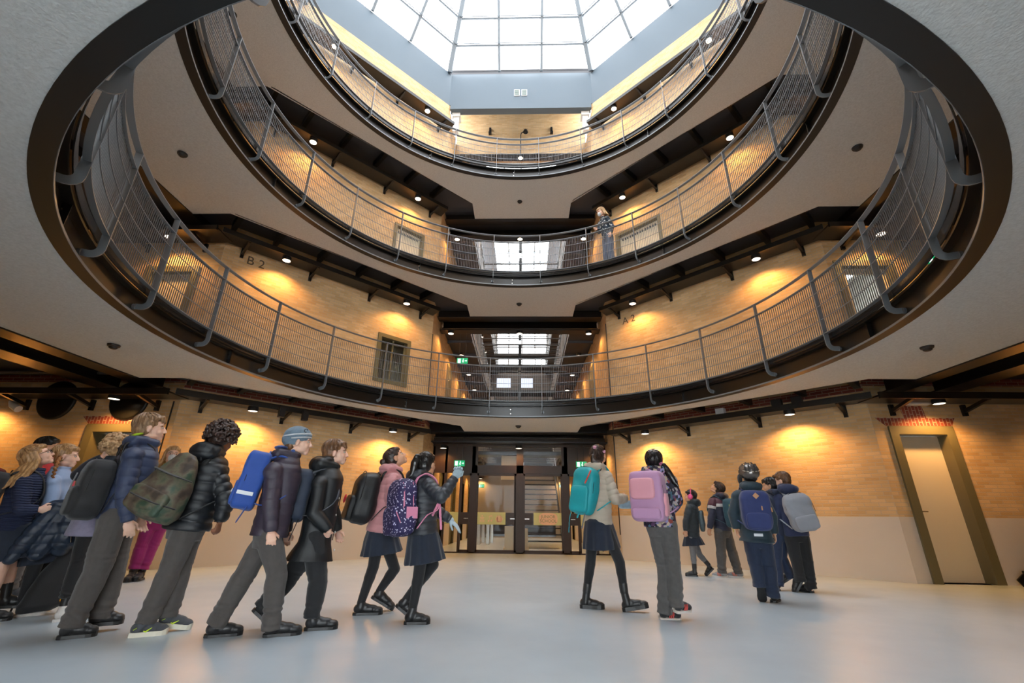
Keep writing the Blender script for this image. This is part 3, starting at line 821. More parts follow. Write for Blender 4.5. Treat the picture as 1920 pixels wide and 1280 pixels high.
# ---- exit signs
def exit_sign(loc, rz, label, s=1.0, up=.86):
    r = empty('exit_sign', loc, rz); tag(r, label, 'exit sign'); r.scale = (s, s, s)
    MB().box((-.17, -.015, -.09), (.17, .015, .09)).build('sign_case', M['green'], r)
    mb = MB()
    def rc(x0, z0, x1, z1): mb.box((x0, -.018, z0), (x1, -.0155, z1))
    rc(-.14, -.07, -.05, .07)
    mb.poly([(.0, -.018, -.02), (.02, -.018, -.055), (.05, -.018, -.04), (.035, -.018, .0), (.055, -.018, .03), (.02, -.018, .04)])
    mb.poly([(.03 + .014*math.cos(i), -.018, .06 + .014*math.sin(i)) for i in [k*2*PI/10 for k in range(10)]])
    mb.poly([(.08, -.018, .01), (.12, -.018, .01), (.12, -.018, .035), (.15, -.018, 0), (.12, -.018, -.035), (.12, -.018, -.01), (.08, -.018, -.01)])
    mb.build('pictogram', M['signwhite'], r, merge=False)
    MB().tube([(-.1, 0, .09), (-.1, 0, up)], .006, 6).tube([(.1, 0, .09), (.1, 0, up)], .006, 6).build('hanger', M['dark'], r)
exit_sign((-1.55, 6.75, 2.13), 0, 'green running man exit sign left of the glazed doors, ground floor', .8)
exit_sign((1.62, 6.75, 2.13), 0, 'green running man exit sign right of the glazed doors behind the turquoise backpack', .8)
exit_sign((-1.62, 6.75, 4.95), 0, 'green running man exit sign behind the first gallery railing, far wing', .9, 1.18)
exit_sign((7.35, 1.7, 5.15), -.5, 'green exit sign in the right wing behind the first gallery mesh', .9, 1.18)
exit_sign((-1.62, 11.5, 2.0), 0, 'small green exit sign inside the far wing, nearer one on the left', .7, 1.2)
exit_sign((-1.62, 14.2, 2.05), 0, 'small green exit sign inside the far wing, further one on the left', .7, 1.12)
exit_sign((1.62, 13.0, 2.0), 0, 'small green exit sign inside the far wing on the right', .7, 1.2)

# ---- two lit white panels hanging in the far wing, first gallery
for x, lb in ((-.62, 'left'), (.20, 'right')):
    o = MB().box((x-.26, 10.9, 5.34), (x+.26, 10.93, 5.70)).build('hanging_white_panel', M['screen']); tag(o, 'flat white panel hanging in the far wing behind the first railing, %s one of two' % lb, 'panel')
    MB().tube([(x-.18, 10.915, 5.70), (x-.18, 10.915, 6.035)], .006, 6).tube([(x+.18, 10.915, 5.70), (x+.18, 10.915, 6.035)], .004, 6).build('hanging_wire', M['dark'], o)
# ---- air vent on the far skirt
vt = MB().box((-.215, 5.575, 13.82), (-.03, 5.6, 14.10)).box((.03, 5.575, 13.82), (.215, 5.6, 14.10)).build('wall_vent', M['white']); tag(vt, 'small double white air grille on the blue-grey skirt under the skylight', 'vent')
mb = MB()
for k in range(7):
    for x0 in (-.2, .045): mb.box((x0, 5.568, 13.84 + k*.036), (x0+.155, 5.576, 13.86 + k*.036))
mb.build('vent_louvre', mat('vent_shadow_green', '6f8079', .5), vt)
# ---- steel column heads in the corners under the skirt
for sx in (-1, 1):
    mb = MB(); mb.box((sx*2.12-.09, 5.75, 12.5), (sx*2.12+.09, 5.95, 13.24)).box((sx*2.12-.13, 5.7, 13.1), (sx*2.12+.13, 6.0, 13.24))
    tag(mb.build('wrapped_post_head', M['white']), 'white wrapped post end under the skirt, %s corner of the far wing' % ('left' if sx < 0 else 'right'), 'post')
# ---- cowl lamp and pipe on the upper far brick wall
o = MB().tube([(0.0, 6.96, 12.6), (0.0, 6.96, 13.55), (.02, 6.94, 13.62), (.12, 6.90, 13.64)], .018).build('goose_neck_lamp', M['dark'], smooth=True); tag(o, 'dark goose-neck lamp on the brick wall above the third gallery', 'lamp')
MB().lathe([(0, .06), (.07, .04), (.09, -.05), (.08, -.05), (.05, .0), (0, .03)], c=(.17, 6.88, 13.64)).build('lamp_shade', M['dark'], o, smooth=True)
for x, lb in ((-1.1, 'left'), (1.1, 'right')):
    o = MB().box((x-.035, 6.94, 13.75), (x+.035, 7.0, 13.9)).box((x-.05, 6.9, 13.6), (x+.05, 7.0, 13.68)).build('wall_anchor', M['dark']); tag(o, 'small dark anchor fixing on the brick above the third gallery, %s one' % lb, 'wall fixing')

# ---- round duct heads on the left wing wall
for xc, lb in ((-7.97, 'further left'), (-6.68, 'nearer the corner')):
    o = MB().lathe([(0, 0), (.31, 0), (.33, .008), (.34, .02), (.34, .045)], n=36, M=Matrix.Translation((xc, BY-.045, 2.62)) @ Matrix.Rotation(-PI/2, 4, 'X')).build('round_duct_cover', M['steel'], smooth=True)
    tag(o, 'round black duct cover high on the left wing brick wall, the one %s' % lb, 'duct')
o = MB().tube([(-8.62, 2.14, 2.56), (-8.62, 2.02, 2.55), (-8.52, 1.97, 2.48), (-8.40, 1.97, 2.42)], [.05, .05, .055, .06]).build('security_camera', M['white'], smooth=True); tag(o, 'white elbow-shaped camera on the left wing brick beside the round duct cover', 'camera')
# ---- pipes under the first gallery, left side
o = MB().tube([(-16, 1.7, 2.98), (-6.1, 1.7, 2.98), (-5.75, 1.85, 2.96), (-2.3, 5.3, 2.96)], .03).build('service_pipe', M['pipe'], smooth=True); tag(o, 'thin grey service pipe along the left walls under the first gallery', 'pipe')
for x in (-7.5, -9.5, -11.5): MB().bar((x, 1.7, 2.95), (x, 1.7, 3.07), .05, .05).build('pipe_hanger', M['steel'], o)
# ---- drop cables at the wall corners
for (x, y, z0, z1, lb) in ((2.27, 5.60, .5, 5.6, 'right corner of the far wing'), (-5.86, 2.09, .9, 2.6, 'left corner beside the left wing'), (-2.27, 5.6, 3.2, 5.3, 'left corner of the far wing')):
    o = MB().tube([(x, y, z0), (x+.005, y, (z0+z1)/2), (x, y, z1)], .012, 6).build('drop_cable', M['dark']); tag(o, 'black cable clipped down the %s' % lb, 'cable')
# ---- emergency light box above the right door
o = MB().box((6.32, BY-.14, 2.66), (6.78, BY, 2.70)).build('wall_light_box', M['dark']); tag(o, 'flat black box with white strip above the beige door', 'emergency light')
MB().box((6.36, BY-.12, 2.61), (6.74, BY-.02, 2.66)).build('light_strip', M['white'], o)
# speakers / boxes on the right tray
for x, mz, lb in ((4.95, 'dark', 'right diagonal wall, big dark one'), (4.72, 'dark', 'right diagonal wall, small dark one'), (4.0, 'white', 'right diagonal wall, pale one')):
    p = on_diag(x, 7.55, 1, 1); o = MB().box((-.08, -.06, 0), (.08, .06, .17)).build('tray_box', M[mz]); o.location = (*p, 2.70); o.rotation_euler = (0, 0, -PI/4)
    tag(o, 'small box on top of the cable tray, %s' % lb, 'speaker')
for x, lb in ((4.35, 'left one'), (4.05, 'right one')):
    p = on_diag(x, 7.16, -1, 1); o = MB().box((-.05, -.05, -.13), (.05, .05, .05)).build('tray_speaker', M['dark']); o.location = (*p, 2.62); o.rotation_euler = (0, 0, PI/4)
    tag(o, 'small black speaker hung from the left cable tray, %s' % lb, 'speaker')
# ---- round ventilation duct behind the bars of the top level on both sides
# ---- stairs at the far right
st = empty('metal_stair', (7.12, 1.62, 0)); tag(st, 'dark perforated steel stair rising at the right edge beside the beige door', 'stair')
for k in range(5):
    MB().box((.08 + k*.24, -.9, .17 + k*.175), (.36 + k*.24, .40, .20 + k*.175)).build('stair_tread', M['steel'], st)
mb = MB()
for yy in (-.9, .38): mb.bar((.0, yy, .02), (1.35, yy, 1.0), .02, .16)
mb.build('stair_stringer', M['steel'], st)
# ---- inside the far wing: stair, boxes, turnstile posts
st = empty('far_stair', (0, 0, 0)); tag(st, 'dark open-tread stair rising inside the far wing behind the right glazed door', 'stair')
for k in range(15):
    MB().box((.15, 9.0 + k*.25, .18 + k*.175), (1.25, 9.28 + k*.25, .21 + k*.175)).build('stair_tread', M['steel'], st)
MB().bar((.13, 8.9, .05), (.13, 12.7, 2.75), .03, .2).bar((1.27, 8.9, .05), (1.27, 12.7, 2.75), .03, .2).build('stair_stringer', M['steel'], st)
MB().tube([(1.27, 8.95, .0), (1.27, 8.95, 1.0), (1.27, 12.6, 3.4)], .022).build('stair_handrail', M['rail'], st)
for i, (x, y, h) in enumerate(((-.27, 8.45, .55), (.12, 8.45, .5))):
    o = MB().box((-.13, -.15, .05), (.13, .15, h+.05)).box((-.16, -.18, 0), (.16, .18, .05)).build('storage_box', M['leaf']); o.location = (x, y, 0)
    tag(o, 'pale box on a low dolly behind the glass doors, %s one' % ('left' if i == 0 else 'right'), 'box')
for i in range(4):
    o = MB().box((-.05, -.25, 0), (.05, .25, .95)).build('turnstile_post', M['chrome']); o.location = (-1.35 + .28*(i % 2) + .02*i, 11.0 + 1.3*(i//2), 0)
    tag(o, 'steel gate post inside the far wing, %s pair, %s one' % ('nearer' if i < 2 else 'further', 'left' if i % 2 == 0 else 'right'), 'gate post', 'gate posts in the far wing')
# beige sheet seen above the far stairs
o = MB().box((-.65, 10.8, 2.05), (-.05, 10.82, 2.853)).build('hanging_board', M['leaf']); tag(o, 'beige board hanging above the floor inside the far wing', 'board')

# olive doors in the side walls of the far wing
for sx in (-1, 1):
    for k in range(4):
        for lv, z in enumerate((0, 3.17, 6.34)):
            y0 = CB + 2.6 + k*2.4; x = sx*CA
            if lv and k > 1: continue
            mb = MB(); xa, xb = sorted((x - sx*.02, x + sx*.12))
            mb.box((xa, y0-.08, z), (xb, y0, z+2.1)); mb.box((xa, y0+.8, z), (xb, y0+.88, z+2.1)); mb.box((xa, y0-.08, z+2.1), (xb, y0+.88, z+2.18))
            if lv: mb.box((x - sx*.015, y0, z), (x - sx*.005, y0+.8, z+2.1)) if sx < 0 else mb.box((x - .015, y0, z), (x - .005, y0+.8, z+2.1))
            else: mb.box(*[(min(x+sx*.06, x+sx*.1), y0, z), (max(x+sx*.06, x+sx*.1), y0+.8, z+2.1)])
            tag(mb.build('door_%d' % (30 + k*6 + lv*2 + (sx > 0)), M['olive']), kind='structure')
# ------------------------------------------------------------------ figures: closed shapes fused by a voxel remesh into one surface
V3 = lambda a: np.array(a, dtype=float)
def unit(a):
    a = V3(a); n = np.linalg.norm(a); return a / n if n > 1e-9 else V3((0, 0, 1))
class Prim:
    def __init__(s): s.v = []; s.f = []; s.n = 0
    def add(s, v, f):
        v = np.asarray(v, float); s.v.append(v); s.f += [tuple(i + s.n for i in q) for q in f]; s.n += len(v)
    def ell(s, c, r, R=None, n=14, m=9):
        """ellipsoid: centre, radii, 3x3 rotation (columns are axes)"""
        vs = [(0, 0, 1.)]
        for i in range(1, m):
            t = PI*i/m
            for k in range(n): vs.append((math.sin(t)*math.cos(2*PI*k/n), math.sin(t)*math.sin(2*PI*k/n), math.cos(t)))
        vs.append((0, 0, -1.)); f = []
        for k in range(n): f.append((0, 1+k, 1+(k+1) % n))
        for i in range(m-2):
            for k in range(n): a = 1+i*n+k; b = 1+i*n+(k+1) % n; f.append((a, a+n, b+n, b))
        L = len(vs)-1
        for k in range(n): f.append((L, L-n+(k+1) % n, L-n+k))
        v = np.array(vs)*V3(r)
        if R is not None: v = v @ np.asarray(R).T
        s.add(v + V3(c), f)
    def cap(s, p, q, r0, r1, n=12, flat=(1., 1.), ref=None, round_ends=True):
        """tapered limb from p to q; flat scales (along ref, across)"""
        p = V3(p); q = V3(q); d = q - p; L = np.linalg.norm(d)
        if L < 1e-5: L = 1e-5; d = V3((0, 0, 1e-5))
        d = d/L; ref = V3(ref) if ref is not None else (V3((0, 0, 1)) if abs(d[2]) < .9 else V3((1, 0, 0)))
        x = unit(ref - d*np.dot(ref, d)); y = np.cross(d, x)
        prof = []
        if round_ends:
            for a in (-.98, -.8, -.5, -.2): prof.append((a*r0, r0*math.sqrt(1-a*a)))
        prof.append((0, r0)); prof.append((L, r1))
        if round_ends:
            for a in (.2, .5, .8, .98): prof.append((L+a*r1, r1*math.sqrt(1-a*a)))
        vs = []; f = []
        for (t, r) in prof:
            for k in range(n): vs.append(p + d*t + x*(r*flat[0]*math.cos(2*PI*k/n)) + y*(r*flat[1]*math.sin(2*PI*k/n)))
        K = len(prof)
        for i in range(K-1):
            for k in range(n): a = i*n+k; b = i*n+(k+1) % n; f.append((a, b, b+n, a+n))
        f.append(tuple(range(n))[::-1]); f.append(tuple(range((K-1)*n, K*n)))
        s.add(vs, f)
    def chain(s, pts, rs, n=12, flat=(1., 1.), ref=None):
        for i in range(len(pts)-1): s.cap(pts[i], pts[i+1], rs[i], rs[i+1], n, flat, ref)
    def loft(s, secs, n=28):
        """secs: (centre, axis_a, axis_b, ra, rb[, wave amplitude, wave count])"""
        vs = []; f = []
        for sc_ in secs:
            c, a, b, ra, rb = sc_[:5]
            wa, wn = (sc_[5], sc_[6]) if len(sc_) > 5 else (0, 0)
            for k in range(n):
                t = 2*PI*k/n; w_ = 1 + wa*math.sin(wn*t) if wa else 1
                ct, st = math.cos(t), math.sin(t)
                e = .85
                vs.append(V3(c) + V3(a)*(ra*w_*math.copysign(abs(ct)**e, ct)) + V3(b)*(rb*w_*math.copysign(abs(st)**e, st)))
        K = len(secs)
        for i in range(K-1):
            for k in range(n): q = i*n+k; r = i*n+(k+1) % n; f.append((q, r, r+n, q+n))
        f.append(tuple(range(n))[::-1]); f.append(tuple(range((K-1)*n, K*n)))
        s.add(vs, f)
    def rbox(s, c, R, h, r=None, n=20, e=.35):
        """rounded box: superellipsoid with half sizes h"""
        m = 12; vs = []; f = []
        def pw(x): return math.copysign(abs(x)**e, x)
        for i in range(1, m):
            t = PI*i/m
            for k in range(n):
                u = 2*PI*(k+.5)/n; vs.append((pw(math.sin(t))*pw(math.cos(u)), pw(math.sin(t))*pw(math.sin(u)), pw(math.cos(t))))
        v = np.array(vs)*V3(h); v = v @ np.asarray(R).T + V3(c)
        for i in range(m-2):
            for k in range(n): a = i*n+k; b = i*n+(k+1) % n; f.append((a, a+n, b+n, b))
        f.append(tuple(range(n))); f.append(tuple(range((m-2)*n, (m-1)*n))[::-1])
        s.add(v, f)
_rm_cache = {}
def fuse(prim, name, m, voxel=.006, smooth=2, parent=None, disp=None, world_origin=None, remesh=True):
    """voxel-fuse the prims; parent keeps world coordinates (parent has only a translation)"""
    me = bpy.data.meshes.new(name)
    v = np.concatenate(prim.v); me.from_pydata([tuple(x) for x in v], [], prim.f); me.update()
    if remesh:
        o = bpy.data.objects.new('tmp', me); COL.objects.link(o)
        import bmesh
        bm = bmesh.new(); bm.from_mesh(me); bmesh.ops.recalc_face_normals(bm, faces=bm.faces); bm.to_mesh(me); bm.free()
        md = o.modifiers.new('r', 'REMESH'); md.mode = 'VOXEL'; md.voxel_size = voxel; md.adaptivity = 0
        if smooth:
            ms = o.modifiers.new('s', 'SMOOTH'); ms.factor = .5; ms.iterations = smooth
        dg = bpy.context.evaluated_depsgraph_get(); dg.update()
        m2 = bpy.data.meshes.new_from_object(o.evaluated_get(dg)); bpy.data.objects.remove(o); bpy.data.meshes.remove(me); me = m2; me.name = name
    if disp is not None:
        k = len(me.vertices); co = np.empty(k*3); me.vertices.foreach_get('co', co); co = co.reshape(-1, 3)
        nn = np.empty(k*3); me.vertices.foreach_get('normal', nn); nn = nn.reshape(-1, 3)
        d = disp(co, nn)
        co = co + (nn*d[:, None] if d.ndim == 1 else d)
        me.vertices.foreach_set('co', co.ravel())
    org = V3(world_origin if world_origin is not None else (parent.matrix_world.translation if parent and False else (ORG[0] if parent else (0, 0, 0))))
    if np.any(org):
        k = len(me.vertices); co = np.empty(k*3); me.vertices.foreach_get('co', co)
        me.vertices.foreach_set('co', (co.reshape(-1, 3) - org).ravel())
    me.materials.clear(); me.materials.append(m)
    me.polygons.foreach_set('use_smooth', [True]*len(me.polygons)); me.update()
    o = bpy.data.objects.new(name, me); COL.objects.link(o)
    if parent: o.parent = parent
    elif np.any(org): o.location = tuple(org)
    return o
ORG = [(0, 0, 0)]
def mbo(mb, name, m, parent, smooth=True):
    """link an MB built in world coordinates under a translated parent"""
    o = mb.build(name, m, parent, smooth=smooth); o.location = tuple(-V3(ORG[0])); return o
_rs = np.random.RandomState(5)
_WK = _rs.normal(size=(9, 3)); _WP = _rs.uniform(0, 6.28, 9)
def wrinkle(co, amp=.003, freq=14., seed=0):
    t = np.zeros(len(co)); w1 = np.zeros(len(co))
    for i in range(5): w1 += np.sin(co @ (_WK[i]*6.) + _WP[i] + seed*1.7 + i)
    for i in range(9): t += np.sin(co @ (_WK[i]*freq) + _WP[i]*3 + seed + w1*.9)
    return amp*t/3.
def seg_param(co, segs):
    """for every vertex: nearest segment (by distance/radius) -> index, length along the polyline, distance"""
    best = np.full(len(co), 1e9); idx = np.zeros(len(co), int); tt = np.zeros(len(co))
    for i, (p, q, r, l0) in enumerate(segs):
        p = V3(p); q = V3(q); d = q-p; L = np.linalg.norm(d); d = d/L
        t = np.clip((co-p) @ d, 0, L); dist = np.linalg.norm(co - (p + t[:, None]*d), axis=1)/r
        mk = dist < best; best[mk] = dist[mk]; idx[mk] = i; tt[mk] = t[mk] + l0
    return idx, tt
def quilt(segs, period=.055, amp=.007, sharp=.55):
    def f(co, nn, segs=segs):
        idx, t = seg_param(co, segs)
        wob = wrinkle(co, .012, 5.)
        q = np.abs(np.sin(PI*(t + wob)/period))**sharp
        return amp*(q - .6) + wrinkle(co, .0022, 22.)
    return f
def frame(fwd, up):
    """columns forward, left, up"""
    u = unit(up); f = unit(V3(fwd) - u*np.dot(fwd, u)); l = np.cross(u, f)
    return np.stack([f, l, u], axis=1)
# ---- cloth, skin, hair materials
def cloth(name, col, rough=.75, noise=.35, other=None, scale=30, bump=.25, sheen=.2, bs=350):
    o2 = other or ''.join('%02x' % max(0, int(int(col[i:i+2], 16)*.72)) for i in (0, 2, 4))
    return mat(name, col, rough, noise=(scale, noise, o2), bump=(bs, bump), sheen=sheen)
def skin_mat(name, col, red):
    m = mat(name, col, .48, noise=(18, .35, red), bump=(260, .06))
    b = m.node_tree.nodes['Principled BSDF']; b.inputs['Subsurface Weight'].default_value = .12; b.inputs['Subsurface Radius'].default_value = (.012, .005, .003)
    b.inputs['Subsurface Scale'].default_value = .3
    return m
SK = {'fair': skin_mat('fair_skin', 'e9bfa6', 'dd9a84'), 'tan': skin_mat('light_tan_skin', 'd9a887', 'c88a6c'), 'brown': skin_mat('brown_skin', '8a5a40', '744633'), 'olive': skin_mat('olive_skin', 'c4906c', 'ab7454')}
LIPM = mat('lip_pink', 'c0665e', .4); EYEW = mat('eye_white', 'cfc6bc', .25); EYEI = mat('eye_iris_dark', '2b1c14', .15); 
def hair_mat(name, c1, c2, rough=.42):
    k = NT(name); tc = k.n('ShaderNodeTexCoord'); mp = k.n('ShaderNodeMapping'); mp.inputs['Scale'].default_value = (60, 60, 14)
    k.l(tc, 'Object', mp, 0); nz = k.n('ShaderNodeTexNoise', Scale=1.0, Detail=4.0); k.l(mp, 0, nz, 'Vector')
    cr = k.n('ShaderNodeValToRGB'); cr.color_ramp.elements[0].position = .35; cr.color_ramp.elements[1].position = .68
    cr.color_ramp.elements[0].color = srgb(c2); cr.color_ramp.elements[1].color = srgb(c1)
    k.l(nz, 0, cr, 0); k.l(cr, 0, k.b, 'Base Color'); k.b.inputs['Roughness'].default_value = rough
    bp = k.n('ShaderNodeBump', Strength=.5, Distance=.003); k.l(nz, 0, bp, 'Height'); k.l(bp, 0, k.b, 'Normal')
    return k.m
HM = {'ash': hair_mat('ash_brown_hair', 'a88663', '6f5137'), 'brown': hair_mat('mid_brown_hair', '8a6242', '52361f'), 'black': hair_mat('black_hair', '2a2523', '0f0d0d', .3),
      'curl': hair_mat('dark_brown_curls', '4a3329', '1e1512'), 'blond': hair_mat('dark_blond_hair', 'c49a68', '86603a'), 'dbrown': hair_mat('dark_brown_hair', '4a3428', '241812'), 'lblond': hair_mat('light_blond_hair', 'd2ae82', '9a744c')}

def head_prims(P, c, R, s):
    def E(cc, r, RR=None): P.ell(c + R @ (V3(cc)*s), V3(r)*s, R if RR is None else R @ RR)
    E((-.012, 0, .022), (.094, .073, .084))
    E((-.035, 0, .000), (.066, .066, .068))
    E((.028, 0, -.022), (.056, .060, .070))
    E((.034, 0, -.052), (.050, .048, .046))
    E((.060, 0, -.086), (.022, .026, .018))
    for y in (-1, 1):
        E((.012, .026*y, -.066), (.050, .030, .026)); E((.052, .030*y, -.036), (.026, .024, .026)); E((.066, .024*y, .016), (.016, .024, .011))
        E((.086, .0085*y, -.038), (.0075, .0065, .0065))
        a = math.radians(12); RR = np.array([[math.cos(a), 0, math.sin(a)], [0, 1, 0], [-math.sin(a), 0, math.cos(a)]])
        E((-.006, .072*y, -.016), (.016, .0075, .029), RR); E((-.002, .077*y, -.006), (.014, .005, .018), RR)
    P.cap(c + R @ (V3((.076, 0, .008))*s), c + R @ (V3((.096, 0, -.028))*s), .0085*s, .0105*s, 10)
    E((.097, 0, -.034), (.0105, .0105, .0095))
    E((.080, 0, -.060), (.0105, .022, .0065)); E((.078, 0, -.071), (.0105, .018, .0068))
def hand_prims(P, wr, d, pn, s, curl=.5, side=1, fist=False):
    """wr wrist; d direction of the fingers; pn palm normal; thumb on side"""
    d = unit(d); pn = unit(V3(pn) - d*np.dot(pn, d)); ac = np.cross(pn, d)*side   # toward the thumb
    R = np.stack([ac, pn, d], axis=1)
    P.ell(wr + d*.040*s, V3((.034, .013, .046))*s, R)
    P.ell(wr + d*.060*s + ac*.006*s, V3((.032, .012, .025))*s, R)
    lens = (.055, .062, .057, .045)
    for i in range(4):
        off = (.024 - .0165*i); b = wr + d*(.076 - .004*abs(i-1))*s + ac*off*s
        a = 0; p = b; k = lens[i]*s
        cc = curl*(1.0 + .12*i) * (1.9 if fist else 1)
        for j, fr in enumerate((.45, .32, .26)):
            a += cc*(.75 if j == 0 else .8)
            dd = d*math.cos(a) + pn*math.sin(a) + ac*(.10 - .06*i)*(1 if j == 0 else .5)
            q = p + unit(dd)*k*fr
            P.cap(p, q, (.0083-.0006*j)*s, (.0078-.0008*j)*s, 8); p = q
    b = wr + d*.022*s + ac*.024*s + pn*.006*s
    q = b + unit(d*.75 + ac*.75 + pn*(.3 + curl*.4))*.036*s; r = q + unit(d*.95 + ac*(.25 - curl*.5) + pn*(.3 + curl*.5))*.030*s
    P.cap(wr + d*.012*s + ac*.014*s, q, .013*s, .0095*s, 8); P.cap(q, r, .0092*s, .0075*s, 8)

def strands(c, R, s, rad, n, end_fn, m, name, parent, thick=.0021, seed=1, lift=1.02, start=(-.25, 0, 1.0)):
    """tapered locks combed over an ellipsoid from the crown to end directions"""
    rnd = random.Random(seed); mb = MB()
    st = unit(start)
    for i in range(n):
        e = end_fn(rnd)
        if e is None: continue
        e = unit(e); s0 = unit(st + V3([rnd.uniform(-.25, .25) for _ in range(3)]))
        om = math.acos(max(-1, min(1, float(np.dot(s0, e)))))
        if om < .1: continue
        pts = []; K = 7; ph = rnd.uniform(0, 6.28); am = rnd.uniform(.0, .05); li = lift + rnd.uniform(-.015, .035)
        side = unit(np.cross(s0, e))
        for k in range(K+1):
            t = k/K; q = (math.sin((1-t)*om)*s0 + math.sin(t*om)*e)/math.sin(om) + side*am*math.sin(ph + t*4)
            q = unit(q); pts.append(c + R @ (q*V3(rad)*s*(li - .02*t)))
        rr = thick*s*rnd.uniform(.8, 1.5)
        mb.tube([Vector(p) for p in pts], [rr*(1.2 - .9*abs(2*k/K - .9)**2) if k < K else rr*.15 for k in range(K+1)], 5, caps=False)
    return mbo(mb, name, m, parent)
def hair_cap(P, c, R, s, thick=1.0, fringe=True, back=1.0):
    def E(cc, r): P.ell(c + R @ (V3(cc)*s), V3(r)*s*V3((1, 1, 1)), R)
    t = (thick-1)*.02
    E((-.020, 0, .034), (.097+t, .080+t, .080+t)); E((-.044, 0, -.004), (.070+t, .074+t, .066*back+t))
    if fringe: E((.030, 0, .064), (.058+t, .066+t, .036+t))
